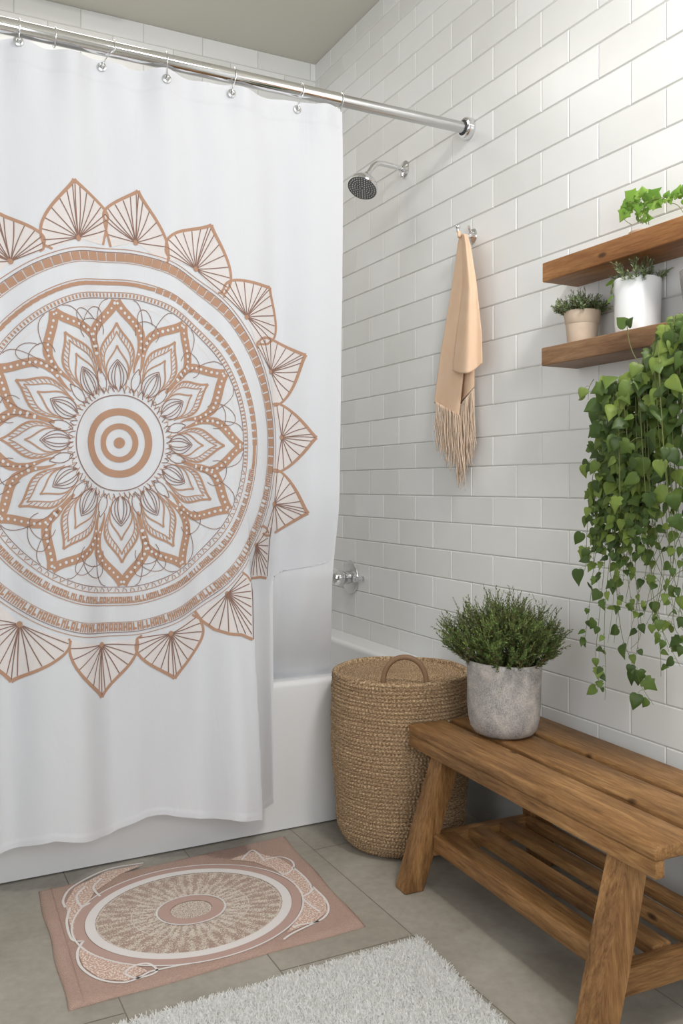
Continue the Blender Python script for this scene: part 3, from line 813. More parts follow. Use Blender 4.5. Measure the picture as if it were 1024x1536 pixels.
# ------------------------------------------------------------------ plants
def leaf_mesh(kind):
    """unit leaf along +Y, normal +Z"""
    if kind == 'needle':
        return [(0,0,0),(.11,.45,.04),(0,1,0),(-.11,.45,.04)], [(0,1,2,3)]
    # heart / ivy leaf
    half = {'heart': [(0,.0),(.16,-.06),(.34,-.02),(.46,.14),(.46,.34),(.36,.58),(.19,.80),(0,1.05)],
            'ivy': [(0,.0),(.18,-.10),(.36,-.05),(.52,.10),(.40,.26),(.54,.44),(.34,.56),(.20,.76),(0,1.05)],
            'oval': [(0,0),(.14,.12),(.25,.32),(.28,.52),(.22,.76),(.10,.94),(0,1.02)]}[kind]
    V = []; Fc = []
    n = len(half)
    mid = [(0, max(0, y)) for x, y in half]
    for i, (x, y) in enumerate(half):
        my = .0+1.05*i/(n-1)
        V.append((0, my, -.02*sin(pi*i/(n-1))))
        V.append((x*.55, (my+y)/2*1.0, .07*x*2))
        V.append((x, y, .05*x - .20*(y-.3)**2*.5 - .10*x*x))
        V.append((-x*.55, (my+y)/2, .07*x*2))
        V.append((-x, y, .05*x - .20*(y-.3)**2*.5 - .10*x*x))
    for i in range(n-1):
        a, b = i*5, (i+1)*5
        Fc += [(a,a+1,b+1,b), (a+1,a+2,b+2,b+1), (a,b,b+3,a+3), (a+3,b+3,b+4,a+4)]
    return V, Fc
LEAF = {k: leaf_mesh(k) for k in ('needle','heart','ivy','oval')}
def leaf_at(V, Fc, kind, base, dirv, up, size, curl=0, width=1.0):
    y = Vector(dirv).normalized(); u = Vector(up); x = y.cross(u)
    if x.length < 1e-3: x = y.cross(Vector((1,.3,.2)))
    x.normalize(); z = x.cross(y)
    b = len(V); lv, lf = LEAF[kind]; base = Vector(base)
    for (a, c, d) in lv:
        V.append(base+x*a*size*width+y*c*size+z*(d-curl*c*c)*size)
    Fc.extend(tuple(i+b for i in q) for q in lf)

def bushy(parent, top, spread, height, n_br, leaf_len, leafmat, seed, base_r, cx=0, cy=0, lean=0, width=1.0, nd=46, asp=1.0, sub=3):
    rnd = random.Random(seed); V = []; Fc = []; stems = []
    for k in range(n_br):
        a = rnd.uniform(0, 2*pi); q = sqrt(rnd.random()); tilt = q*radians(spread)
        r0 = base_r*q*.9
        L = height*(.70+.30*rnd.random())*(1-.25*q*q)
        b = Vector((cx+r0*cos(a), cy+r0*sin(a), top))
        d = Vector((sin(tilt)*cos(a), sin(tilt)*sin(a), cos(tilt)))
        def branch(b, d, L, nl, rad):
            side = Vector((rnd.uniform(-1,1), rnd.uniform(-1,1), rnd.uniform(-.2,.8)))*.16*L
            pts = [b+d*L*f+side*f*f for f in [i/6 for i in range(7)]]
            stems.append(tube(pts, [rad*(1-.6*i/6) for i in range(7)], 4, cap=False))
            for i in range(nl):
                f = .12+.88*i/nl; p = b+d*L*f+side*f*f; t_ = (d*L+side*2*f).normalized()
                ra = rnd.uniform(0, 2*pi); o1 = t_.orthogonal().normalized(); o2 = t_.cross(o1)
                out = (o1*cos(ra)+o2*sin(ra))
                leaf_at(V, Fc, 'needle', p, t_*(.55+.6*f*rnd.random())+out*(.9-.3*f), t_, leaf_len*(.7+.5*rnd.random())*(1-.35*f*f), width=width)
            return pts
        pts = branch(b, d, L, nd, .0012)
        for q2 in range(sub):
            f = rnd.uniform(.35,.85); p = b+d*L*f
            d2 = (d+Vector((rnd.uniform(-1,1), rnd.uniform(-1,1), rnd.uniform(-.3,.6)))*.75).normalized()
            branch(p, d2, L*.32*rnd.uniform(.6,1.2), nd//3, .0008)
    Vs, Fs = join(stems); mesh_obj('stems', Vs, Fs, M_twig, parent)['label'] = 'thin woody stems'
    o = mesh_obj('foliage', V, Fc, leafmat, parent); o['kind'] = 'stuff'
    return o

def pot_soil(parent, r, z): lathe_obj('soil', [(0,z+.004),(r*.6,z+.003),(r,z)], M_soil, parent, 32)['label'] = 'dark potting soil'

SEATZ = .45
def concrete_pot():
    X, Y = 1.5625, 2.044
    t = thing('potted_rosemary', 'bushy rosemary plant in a rough grey concrete pot on the wooden bench', 'potted plant', (X, Y, SEATZ))
    prof = [(0,0),(.066,0),(.084,.008),(.095,.024),(.101,.05),(.104,.09),(.1045,.14),(.106,.190),(.1065,.207),(.104,.211),(.099,.209),(.096,.195),(.094,.13),(0,.12)]
    o = lathe_obj('pot', prof, M_conc, t, 96, auto=60); o['label'] = 'rough grey concrete pot'
    for v in o.data.vertices:
        a = atan2(v.co.y, v.co.x); r = hypot(v.co.x, v.co.y)
        if r > .05:
            k = 1+.010*sin(3*a+v.co.z*12)+.006*sin(7*a+2)+.004*sin(13*a+v.co.z*60); v.co.x *= k; v.co.y *= k
            if v.co.z > .15: v.co.z += .003*sin(2*a+1)
    pot_soil(t, .096, .185)
    bushy(t, .175, 46, .225, 150, .0125, M_herb, 4, .088, width=1.5, nd=52, sub=9)
concrete_pot()
def beige_pot():
    t = thing('potted_herb', 'small leafy herb in a beige clay pot on the lower shelf', 'potted plant', (1.752, 1.932, 1.562))
    lathe_obj('pot', [(0,0),(.040,0),(.041,.003),(.0455,.058),(.0475,.060),(.0515,.092),(.0510,.095),(.048,.094),(.0455,.080),(0,.078)], M_clay, t, 64, auto=40)
    pot_soil(t, .046, .083)
    bushy(t, .083, 66, .075, 70, .011, M_herb2, 11, .038, width=1.6, nd=26)
beige_pot()
def white_pot():
    t = thing('potted_fern', 'feathery green plant in a tall white ceramic pot on the lower shelf', 'potted plant', (1.752, 1.722, 1.562))
    lathe_obj('pot', [(0,0),(.050,0),(.056,.004),(.058,.02),(.0600,.120),(.0605,.140),(.059,.143),(.056,.141),(.0545,.12),(0,.115)], M_white, t, 72, auto=40)
    pot_soil(t, .055, .118)
    bushy(t, .122, 62, .085, 26, .013, M_herb2, 21, .045, width=.9, nd=40)
    V = []; Fc = []
    for (p, d, s) in (((-.02,.055,.150), (.1,.8,-.35), .05), ((-.03,.05,.145), (-.2,.9,.1), .035), ((-.055,.030,.10), (-.1,1,-.3), .034)):
        V = []; Fc = []; leaf_at(V, Fc, 'oval', p, d, (-1,0,.6), s, .3)
        mesh_obj('leaf', V, Fc, M_sprig, t)['label'] = 'pale broad leaf beside the pot'
    Vv, Ff = join([tube([(-.01,.02,.12),(-.02,.045,.155),(-.02,.056,.150)], .0008, 5), tube([(-.01,.02,.12),(-.05,.035,.150),(-.062,.030,.12),(-.055,.030,.10)], .0008, 5)])
    mesh_obj('stems', Vv, Ff, M_stem, t)
white_pot()

def smooth_path(pts, k=5):
    P = [Vector(p) for p in pts]; o = []
    for i in range(len(P)-1):
        p0, p1, p2, p3 = P[max(i-1,0)], P[i], P[i+1], P[min(i+2,len(P)-1)]
        for q in range(k):
            f = q/k; o.append(.5*((2*p1)+(-p0+p2)*f+(2*p0-5*p1+4*p2-p3)*f*f+(-p0+3*p1-3*p2+p3)*f**3))
    o.append(P[-1]); return o

def sprig():
    # little ivy sprig in a low bowl on the upper shelf
    X = 1.745
    def P(u, v): Y, Z = at_x(u, v, X); return Vector((X, Y, Z))
    b = P(965, 338); t = thing('ivy_sprig', 'small bright green ivy sprig standing on the upper shelf', 'plant', (X, b.y, 1.808))
    O = Vector((X, b.y, 1.808))
    lathe_obj('bowl', [(0,0),(.030,0),(.036,.006),(.038,.014),(.036,.015),(.032,.010),(0,.008)], M_clay, t, 40)
    paths = []; V = []; Fc = []
    W = [[(965,336),(963,322),(958,310),(950,303),(943,306),(938,318),(941,330),(947,337)],
         [(965,336),(968,318),(972,308),(984,300),(1000,296),(1018,294),(1040,300)],
         [(966,336),(964,318),(962,300)], [(963,336),(955,325)], [(968,336),(976,322)], [(1002,304),(1018,308),(1030,322)]]
    for w in W:
        pts = smooth_path([P(*q)+Vector((random.uniform(-.012,.012),0,0)) for q in w]); pts = [p-O for p in pts]; pts[0].z = max(pts[0].z, .01)
        paths.append(tube(pts, .0009, 5))
    L = [((952,298),(-.9,.9),.042),((962,296),(-.2,1),.038),((972,300),(.9,.6),.040),((946,304),(-1,-.2),.040),((941,312),(-.5,-1),.038),((958,306),(.2,-.7),.03),
         ((978,306),(1,-.5),.03),((960,314),(-.6,-.5),.022),((966,322),(.5,.6),.020),((958,326),(-.8,.2),.018),((970,328),(.7,-.1),.018),((964,330),(-.3,.5),.018),
         ((986,300),(.3,.9),.02),((992,298),(.2,-.9),.018),((998,297),(.4,.9),.020),((1004,296),(.2,-.9),.018),((1010,295),(.3,.9),.022),((1018,292),(.1,.9),.026),((1022,290),(.8,.4),.03),((1026,298),(.5,-.9),.024)]
    for (u, v), (dy, dz), s in L:
        leaf_at(V, Fc, 'ivy' if s > .027 else 'heart', P(u, v)-O, (random.uniform(-.5,.3), -dy, dz), (-1, -.5, .1+random.uniform(-.4,.4)), s, .25)
    for (u, v), (dy, dz), s in list(L):
        for q in range(2): leaf_at(V, Fc, 'ivy', P(u+random.uniform(-5,5), v+random.uniform(-3,6))-O, (random.uniform(-.8,.3), random.uniform(-1,1), random.uniform(-.6,.9)), (-1, -.5, random.uniform(-.4,.4)), s*.6, .4)
    for k in range(16):
        u = 957+random.random()*16; v = 310+random.random()*24
        leaf_at(V, Fc, 'oval', P(u, v)-O, (random.uniform(-.5,.5), random.uniform(-1,1), random.uniform(.1,1)), (-1,-.5,0), .016, .2)
    Vv, Ff = join(paths); mesh_obj('stems', Vv, Ff, M_stem, t); mesh_obj('leaves', V, Fc, M_sprig, t)
sprig()

TOPLINE = [(860,600),(880,560),(905,552),(930,556),(948,545),(965,525),(985,497),(1003,468),(1024,452),(1120,440)]
def under_top(p):
    zc = p.x*SA+p.y*CA; u = 512+F*(p.x*CA-p.y*SA)/zc; v = 729-F*(p.z-EYE)/zc
    if u < 860: return False
    for (a, va), (b, vb) in zip(TOPLINE, TOPLINE[1:]):
        if a <= u <= b: return v > va+(vb-va)*(u-a)/(b-a)+10
    return True
def trailing():
    rnd = random.Random(31)
    px_, py_ = 1.752, 1.50
    t = thing('trailing_plant', 'large trailing pothos spilling off the lower shelf down the tiled wall', 'hanging plant', (px_, py_, 1.562))
    O = Vector((px_, py_, 1.562))
    lathe_obj('pot', [(0,0),(.045,0),(.048,.004),(.060,.10),(.062,.12),(.059,.122),(.056,.11),(0,.10)], M_conc, t, 48, auto=40)
    pot_soil(t, .056, .106)
    stems = []; V = []; Fc = []; Vb = []; Fb = []
    def P(u, v, X): Y, Z = at_x(u, v, X); return Vector((X, Y, Z))
    def vine(pts, n_leaf, s0, s1, rad=.0013, lean=1.0, V=V, Fc=Fc, skip=0, kind='heart'):
        sp = [p-O for p in smooth_path(pts, 6)]
        bad = [i for i, p in enumerate(sp) if not under_top(p+O)]; vis = sp[(bad[-1]+1 if bad else 0):]
        if len(vis) < 4: return
        stems.append(tube(vis, [rad*(1-.5*i/len(vis)) for i in range(len(vis))], 5, cap=False))
        N = len(sp)
        for k in range(n_leaf):
            f = skip+(1-skip)*(k+rnd.random()*.7)/n_leaf; i = min(N-2, int(f*(N-1))); p = sp[i]
            tdir = (sp[i+1]-sp[i]).normalized()
            side = Vector((rnd.uniform(-1,.15), rnd.uniform(-1,1), rnd.uniform(-.2,.5))).normalized()
            s = (s0+(s1-s0)*f)*rnd.uniform(.65,1.25)
            pet = p+side*s*rnd.uniform(.3,.8)*lean+Vector((0,0,-.004))
            d = side*.5+Vector((rnd.uniform(-.2,.2), rnd.uniform(-.4,.4), -rnd.uniform(.25,1.2)))
            up = Vector((-1, -.6, .55))+Vector((rnd.uniform(-.6,.6), rnd.uniform(-.8,.8), rnd.uniform(-.4,.6)))
            if pet.x+O.x > XR-.03: pet.x = XR-.03-O.x
            if under_top(pet+O) and under_top(pet+O+d.normalized()*s) and under_top(p+O):
                stems.append(tube([p, (p+pet)/2+Vector((0,0,.004)), pet], .0006, 3, cap=False)); leaf_at(V, Fc, kind if rnd.random() < .8 else 'ivy', pet, d, up, s, rnd.uniform(.05,.6), width=rnd.uniform(.8,1.1))
    top = Vector((px_-.03, py_+.03, 1.685))
    # dense crown that tumbles over the shelf edge
    for k in range(85):
        u = rnd.uniform(905, 1100); v = rnd.uniform(560, 790)
        vmin = 520+ max(0, (960-u))*1.1
        v = max(v, vmin)
        X = rnd.uniform(1.52, 1.66)
        e = P(u, v, X)
        m = Vector((X-.005, py_+(e.y-py_)*.75+rnd.uniform(-.02,.02), min(1.66, 1.60+rnd.uniform(-.02,.07)-.3*abs(e.y-py_)*.3)))
        vine([top+Vector((rnd.uniform(-.03,.02), rnd.uniform(-.05,.04), 0)), Vector((1.665, (top.y+m.y)/2, 1.66)), m, (m+e)/2+Vector((-.012,0,.0)), e], 15, .036, .034, skip=.25)
    # mid curtain of smaller leaves on the left
    for k in range(32):
        u0 = rnd.uniform(895, 985); v1 = rnd.uniform(800, 925) - (0 if u0 < 950 else 70)
        X = rnd.uniform(1.60, 1.68)
        pts = [top, Vector((1.662, 1.6, 1.64)), P(u0+14, 560+rnd.uniform(0,60), X-.03), P(u0+rnd.uniform(-6,10), 680, X-.01), P(u0+rnd.uniform(-14,12), 760, X), P(u0+rnd.uniform(-18,12), v1, X)]
        vine(pts, 22, .030, .021, .0010, 1.0, skip=.42)
    # single strands with named endings (traced)
    S = [([(925,700),(912,790),(905,860),(898,930),(893,985),(897,1008),(896,1040)], 15, .030, .028),
         ([(930,690),(918,800),(908,900),(906,960),(908,1000),(907,1050)], 9, .022, .020),
         ([(945,700),(935,800),(925,880),(932,950),(944,985),(953,1005),(962,1030),(980,1057)], 14, .034, .034),
         ([(905,640),(888,720),(880,800),(878,850),(866,868)], 12, .034, .034),
         ([(915,600),(895,650),(886,690),(878,700)], 8, .034, .030),
         ([(930,560),(900,560),(884,580),(882,600)], 5, .030, .030),
         ([(950,560),(925,590),(905,620),(900,640)], 6, .038, .036),
         ([(910,760),(893,830),(885,900),(878,950),(876,962)], 10, .024, .024),
         ([(990,740),(975,800),(978,880),(985,930),(990,975),(991,1015)], 9, .024, .022),
         ([(1000,740),(1012,820),(1000,880),(985,920),(1000,960),(1020,1000)], 8, .026, .022),
         ([(970,740),(972,800),(968,860),(955,900),(958,950),(952,990)], 6, .022, .020),
         ([(1040,760),(1020,850),(1010,930),(1022,960),(1040,1000)], 9, .030, .026),
         ([(1015,760),(985,840),(970,905),(965,925)], 5, .024, .022),
         ([(1060,800),(1015,860),(975,900),(940,905),(925,890)], 6, .022, .022),
         ([(960,760),(978,830),(1008,900),(1005,945)], 5, .026, .026),
         ([(1045,700),(1010,830),(1018,900),(1030,960)], 9, .034, .030)]
    for pts, n, a, b in S:
        X = rnd.uniform(1.62, 1.70)
        vine([Vector((1.66, 1.58, 1.66))]+[P(u, v, X) for u, v in pts], n, a, b, .0010, .7, skip=.18)
    for k in range(16):
        X = rnd.uniform(1.62, 1.72); u = rnd.uniform(925, 1060); w = rnd.uniform(-40, 40)
        vine([P(u, 720, X), P(u+w*.4, 790, X), P(u+w, 850, X), P(u+w*.6, rnd.uniform(880,960), X), P(u+w*1.3, rnd.uniform(900,985), X)], 3, .020, .018, .0009)
    # crown over the rim, reaching up past the shelf
    for k in range(40):
        u = rnd.uniform(965, 1090); v = rnd.uniform(455, 560); v = max(v, 455+max(0, 1010-u)*1.1); X = rnd.uniform(1.60, 1.72)
        e = P(u, v, X)
        vine([top, (top+e)/2+Vector((0,0,.02)), e], 9, .034, .032, skip=.2)
    for (u, v, s) in ((939,489,.030),(941,489,.022)):
        e = P(u, v, 1.664); leaf_at(V, Fc, 'heart', e-O, (-.3,.5 if u < 940 else -.7,.6), (-1,-.5,.3), s*1.2, .2)
    stems.append(tube([p-O for p in smooth_path([P(940,489,1.665), P(944,515,1.668), P(955,540,1.664), P(975,560,1.66)])], .0012, 5))
    Vv, Ff = join(stems); mesh_obj('stems', Vv, Ff, M_stem, t)
    o = mesh_obj('leaves', V, Fc, M_ivy, t); o['kind'] = 'stuff'
trailing()

# ------------------------------------------------------------------ laundry basket
def basket():
    X, Y = 1.488, 2.497
    t = thing('laundry_basket', 'tall round woven seagrass laundry basket with a lid, between tub and bench', 'basket', (X, Y, 0))
    H = .545; nrow = 46; per = 6; NA = 900
    def prof(f):   # f 0 bottom..1 top -> (r, z)
        z = f*H
        if z < .10: q = z/.10; r = .146+.060*sqrt(max(0, 1-(1-q)**2))
        else: r = .206+.016*smoothstep(.10, .34, z)
        if z > .40: r -= .002*smoothstep(.4,.55,z)
        return r, z
    nv = nrow*per
    ang = np.arange(NA)*2*pi/NA
    V = np.zeros((nv+1, NA, 3)); 
    for j in range(nv+1):
        f = j/nv; r, z = prof(f); ph = (f*nrow) % 1.0; row = int(f*nrow)
        if j == nv: ph = 0
        bulge = .0056*math.sin(pi*ph)**.7 if 0 < ph < 1 else 0
        rr = random.Random(row); sh = rr.uniform(0, 6.28)
        strand = .0032*np.sin(ang*118+sh+1.6*np.sin(ang*6+row*1.3)+ (ph-.5)*2.4*(1 if row % 2 else -1))*math.sin(pi*ph) if bulge else 0
        wob = .0011*np.sin(ang*3+row*.9)+.0008*np.sin(ang*7+row*1.7)
        R = r+bulge+strand+wob
        V[j,:,0] = R*np.cos(ang); V[j,:,1] = R*np.sin(ang); V[j,:,2] = z+.0012*np.sin(ang*5+row*.4)*(0 if j == 0 else 1)
    V[0,:,2] = 0
    verts = V.reshape(-1,3)
    faces = []
    for j in range(nv):
        a = j*NA
        for i in range(NA):
            i2 = (i+1) % NA; faces.append((a+i, a+i2, a+NA+i2, a+NA+i))
    # rim roll and inside
    extra = []
    base = len(verts); rt = prof(1)[0]
    rim = [(rt+.006,H+.004),(rt+.004,H+.011),(rt-.004,H+.014),(rt-.012,H+.010),(rt-.015,H),(rt-.015,H-.06)]
    ev = []
    for (r, z) in rim:
        w = .0016*np.sin(ang*130+z*400); ev.append(np.stack([(r+w)*np.cos(ang), (r+w)*np.sin(ang), np.full(NA, z)+.002*np.sin(ang*4+1)], 1))
    allv = np.concatenate([verts]+ev)
    J = nv
    for k in range(len(rim)):
        a = (nv+k)*NA
        for i in range(NA): i2 = (i+1)%NA; faces.append((a+i, a+i2, a+NA+i2, a+NA+i))
    faces.append(tuple(range(NA-1,-1,-1)))
    o = mesh_obj('basket_body', allv.tolist(), faces, M_basket, t)
    uv = o.data.uv_layers.new(name='weave')
    nl = len(o.data.loops); vi = np.zeros(nl, dtype=np.int32); o.data.loops.foreach_get('vertex_index', vi)
    uu = (vi % NA)/NA; vv = (vi//NA)/per
    # keep the seam whole
    ls = np.arange(nl); q = ls[: (len(faces)-1)*4].reshape(-1,4); U = uu[q]; w = U.max(1)-U.min(1) > .5
    U[w] = np.where(U[w] < .5, U[w]+1, U[w]); uu[: (len(faces)-1)*4] = U.reshape(-1)
    uv.data.foreach_set('uv', np.stack([uu, vv], 1).ravel().astype(np.float32))
    # lid
    RL = rt-.014; nr = 14; per2 = 6; NB = 600; an = np.arange(NB)*2*pi/NB; LV = []; m = nr*per2
    for j in range(m+1):
        f = j/m; r = .004+(RL-.004)*f; ph = (f*nr)%1; row = int(f*nr); sh = random.Random(row+99).uniform(0,6)
        b = .004*math.sin(pi*ph)**.7 if 0 < ph < 1 else 0
        st = .0024*np.sin(an*max(8,int(r*420))+sh+(ph-.5)*2)*math.sin(pi*ph) if b else 0*an
        LV.append(np.stack([r*np.cos(an), r*np.sin(an), H-.002+.006*(1-f*f)+b+st], 1))
    fc = []
    for j in range(m):
        for i in range(NB): i2 = (i+1)%NB; fc.append((j*NB+i, (j+1)*NB+i, (j+1)*NB+i2, j*NB+i2))
    lid = mesh_obj('lid', np.concatenate(LV).tolist(), fc, M_basket, t)
    uv = lid.data.uv_layers.new(name='weave'); nl = len(lid.data.loops); vi = np.zeros(nl, dtype=np.int32); lid.data.loops.foreach_get('vertex_index', vi)
    uu = (vi % NB)/NB; vv = (vi//NB)/per2+60; q = uu.reshape(-1,4); w = q.max(1)-q.min(1) > .5; q[w] = np.where(q[w] < .5, q[w]+1, q[w])
    uv.data.foreach_set('uv', np.stack([q.reshape(-1), vv], 1).ravel().astype(np.float32))
    # arched handle: stands at the near rim
    c = Vector((X, Y)); d = (Vector((0,0))-c).normalized()          # towards the room
    s = Vector((-d.y, d.x)); ctr = d*(rt-.030)+s*(-.012)*-1
    P = []
    for k in range(29):
        a = pi*k/28; off = cos(a)*.066; h = sin(a)**.85*.083
        P.append(Vector((ctr.x+s.x*off, ctr.y+s.y*off, H+.006+h)))
    P = [P[0]-Vector((0,0,.02))]+P+[P[-1]-Vector((0,0,.02))]
    Vv, Ff = tube(P, .0082, 16); h = mesh_obj('handle', Vv, Ff, M_handle, t, auto=60); h['label'] = 'brown leather-wrapped arched handle'
basket()

# ------------------------------------------------------------------ bench
def bench():
    # local frame: x = depth from the room side to the wall, y = length (towards the tub), origin on floor at near front corner
    p0 = at_z(975, 1275, SEATZ); 
    rz = atan2(-.038, 1.0)
    t = thing('wooden_bench', 'slatted honey-coloured wooden bench with splayed legs and a slatted lower shelf', 'bench', (1.332, 1.262, 0), rz)
    L, D, T = .995, .418, .030
    sl = [(0, .126), (.148, .270), (.292, .418)]
    for k, (a, b) in enumerate(sl):
        box('seat_slat', (a, 0 if k == 0 else .0, SEATZ-T), (b, L-(.0 if k != 1 else -.0), SEATZ), M_wood, t, bev=.007, seg=3)
    box('apron', (.003, .003, SEATZ-.066), (.028, L-.003, SEATZ-T+.001), M_wood, t, bev=.003)
    # battens under the seat
    for y in (.085, L-.155): box('seat_batten', (.029, y, SEATZ-T-.035), (D-.03, y+.06, SEATZ-T+.001), M_wood_x, t, bev=.003)
    # legs
    def leg(x0, y0, x1, y1, w=.062, d=.062):
        bm = bmesh.new(); z0, z1 = 0, SEATZ-T+.002
        def sec(x, y, z, k=1.0): return [bm.verts.new((x-w/2*k, y-d/2*k, z)), bm.verts.new((x+w/2*k, y-d/2*k, z)), bm.verts.new((x+w/2*k, y+d/2*k, z)), bm.verts.new((x-w/2*k, y+d/2*k, z))]
        secs = [sec(x0+(x1-x0)*f, y0+(y1-y0)*f, z0+(z1-z0)*f) for f in (0, .33, .66, 1)]
        for a, b in zip(secs, secs[1:]):
            for i in range(4): bm.faces.new((a[i], a[(i+1)%4], b[(i+1)%4], b[i]))
        bm.faces.new(secs[0][::-1]); bm.faces.new(secs[-1])
        es = [e for e in bm.edges if abs(e.verts[0].co.z-e.verts[1].co.z) > .01 or e.verts[0].co.z < .001 and e.verts[1].co.z < .001]
        bmesh.ops.bevel(bm, geom=es, offset=.005, segments=3, affect='EDGES', profile=.5)
        return from_bm('leg', bm, M_wood_z, t, auto=40)
    # splay outwards to the foot
    leg(-.044, L-.085, .066, L-.130); leg(-.082, .094, .056, .125)
    leg(D-.010, L-.105, D-.072, L-.135); leg(D-.010, .105, D-.072, .125)
    # end stretchers and shelf slats
    fx = .034
    for y in (.115, L-.115): box('stretcher', (.012, y-.020, .102), (D-.055, y+.020, .160), M_wood_x, t, bev=.004)
    for (a, b) in ((.006, .076), (.124, .178), (.232, .284), (.326, .364)):
        box('shelf_slat', (a, .134, .120 if a < .1 else .138), (b, L-.134, .166), M_wood, t, bev=.005, seg=3)
bench()

# ------------------------------------------------------------------ printed bath mat
def bathmat():
    th = .009
    Q = [at_z(u, v, th) for u, v in ((57,1335),(425,1252),(547,1385),(103,1512))]   # far-left, far-right, near-right, near-left
    c = (sum(q[0] for q in Q)/4, sum(q[1] for q in Q)/4)
    ex = Vector(((Q[1][0]-Q[0][0]+Q[2][0]-Q[3][0])/2, (Q[1][1]-Q[0][1]+Q[2][1]-Q[3][1])/2)); W = ex.length; ang = atan2(ex.y, ex.x)
    def tl(p): d = Vector((p[0]-c[0], p[1]-c[1])); return (d.x*cos(ang)+d.y*sin(ang), -d.x*sin(ang)+d.y*cos(ang))
    q = [tl(p) for p in Q]
    def bil(s, r): # s 0..1 left->right, r 0..1 near->far
        a = Vector(q[3])*(1-s)+Vector(q[2])*s; b = Vector(q[0])*(1-s)+Vector(q[1])*s; return a*(1-r)+b*r
    ns, nr = 120, 80; V = []; Fc = []; mi = []
    rnd = random.Random(2)
    for j in range(nr+1):
        for i in range(ns+1):
            s, r = i/ns, j/nr; p = bil(s, r)
            e = min(s*W, (1-s)*W, r*.42, (1-r)*.42)
            p.x += .0025*sin(r*14)*(1 if s in (0,1) else 0); p.y += .003*sin(s*11+1)*(1 if r in (0,1) else 0)
            z = th*smoothstep(-.004, .010, e)+.0003*sin(s*23)*sin(r*17)+(.0005 if .006 < e < .030 else 0)
            V.append((p.x, p.y, max(z, .003)))
    for j in range(nr):
        for i in range(ns):
            a = j*(ns+1)+i; Fc.append((a, a+1, a+ns+2, a+ns+1)); mi.append(0)
    # skirt down to the floor
    ring = [i for i in range(ns+1)]+[j*(ns+1)+ns for j in range(1, nr+1)]+[nr*(ns+1)+i for i in range(ns-1, -1, -1)]+[j*(ns+1) for j in range(nr-1, 0, -1)]
    b0 = len(V)
    for k in ring: V.append((V[k][0], V[k][1], .0003))
    for k in range(len(ring)):
        k2 = (k+1) % len(ring); Fc.append((ring[k], b0+k, b0+k2, ring[k2])); mi.append(0)
    # printed ornament: centre and radii read off the cloth
    def px(u, v): return Vector(tl(at_z(u, v, th)))
    l_, r_, t_, b_ = px(128,1374), px(441,1368), px(318,1291), px(250,1443)
    cc = (l_+r_+t_+b_)/4; RX = (r_-l_).length/2; RY = abs(t_.y-b_.y)/2
    z1 = th+.0013
    def mat_nodes():
        t = NT('dusty_pink_mat'); tc = t.add('ShaderNodeTexCoord')
        mp = t.add('ShaderNodeMapping'); mp.vector_type = 'POINT'; t.link(tc.outputs['Object'], mp.inputs[0])
        mp.inputs['Location'].default_value = (-cc.x/RX, -cc.y/RY, 0); mp.inputs['Scale'].default_value = (1/RX, 1/RY, 1)
        sp = t.add('ShaderNodeSeparateXYZ'); t.link(mp.outputs[0], sp.inputs[0])
        def m(op, a, b=None):
            n = t.add('ShaderNodeMath', operation=op)
            for i, x in enumerate((a, b)):
                if x is None: continue
                if hasattr(x, 'is_output'): t.link(x, n.inputs[i])
                else: n.inputs[i].default_value = x
            return n.outputs[0]
        X, Yy = sp.outputs[0], sp.outputs[1]
        r = m('SQRT', m('ADD', m('MULTIPLY', X, X), m('MULTIPLY', Yy, Yy))); th_ = m('ARCTAN2', Yy, X)
        # wobble
        nz = t.noise(tc.outputs['Object'], 30, 3); r2 = m('ADD', r, m('MULTIPLY', m('SUBTRACT', nz, .5), .035))
        def band(a, b): return m('MULTIPLY', m('GREATER_THAN', r2, a), m('LESS_THAN', r2, b))
        speck = t.noise(tc.outputs['Object'], 250, 3, .8); 
        petal = m('SINE', m('ADD', m('MULTIPLY', th_, 44), m('MULTIPLY', nz, 5.0))); petal2 = m('SINE', m('MULTIPLY', th_, 18))
        rad = m('SINE', m('MULTIPLY', r2, 46))
        dens = m('ADD', m('MULTIPLY', m('MULTIPLY', petal, m('ADD', m('MULTIPLY', rad, .25), .8)), .06), m('MULTIPLY', m('MULTIPLY', petal2, m('SINE', m('MULTIPLY', r2, 21))), .05))
        sp1 = m('GREATER_THAN', m('ADD', speck, dens), .485)
        sp2 = m('GREATER_THAN', m('ADD', speck, dens), .525)
        white = m('MULTIPLY', sp1, band(.34, .56))
        white = m('MAXIMUM', white, m('MULTIPLY', sp1, band(.0, .19)))
        white = m('MAXIMUM', white, m('MULTIPLY', sp2, band(.56, .92)))
        for a, b in ((.305, .325), (.19, .20), (.565, .58), (.885, .90)):
            white = m('MAXIMUM', white, m('MULTIPLY', band(a, b), m('GREATER_THAN', speck, .44)))
        fab = t.noise(t.coord(scale=(1,1,1)), 360, 2)
        fab2 = t.noise(tc.outputs['Object'], 6, 4)
        ground = t.mix(fab2, srgb(182,146,130), srgb(196,166,152))
        ground = t.mix(m('MULTIPLY', m('LESS_THAN', r, 1.12), .45), ground, srgb(176,150,136))
        fab = t.ramp(fab, [(.35, (0,0,0)), (.65, (1,1,1))])
        ground = t.mix(m('MULTIPLY', fab, .35), ground, srgb(216,190,176))
        c = t.mix(m('MULTIPLY', white, .92), ground, srgb(238,228,214))
        t.base(c); t.set(Roughness=.95); t.bump(fab, .8, .003); return t.m
    Mm = mat_nodes(); Mw = mat_simple('pale_mat_print', srgb(222,215,212), .9); Mb = mat_simple('mauve_mat_print', srgb(182,152,142), .9)
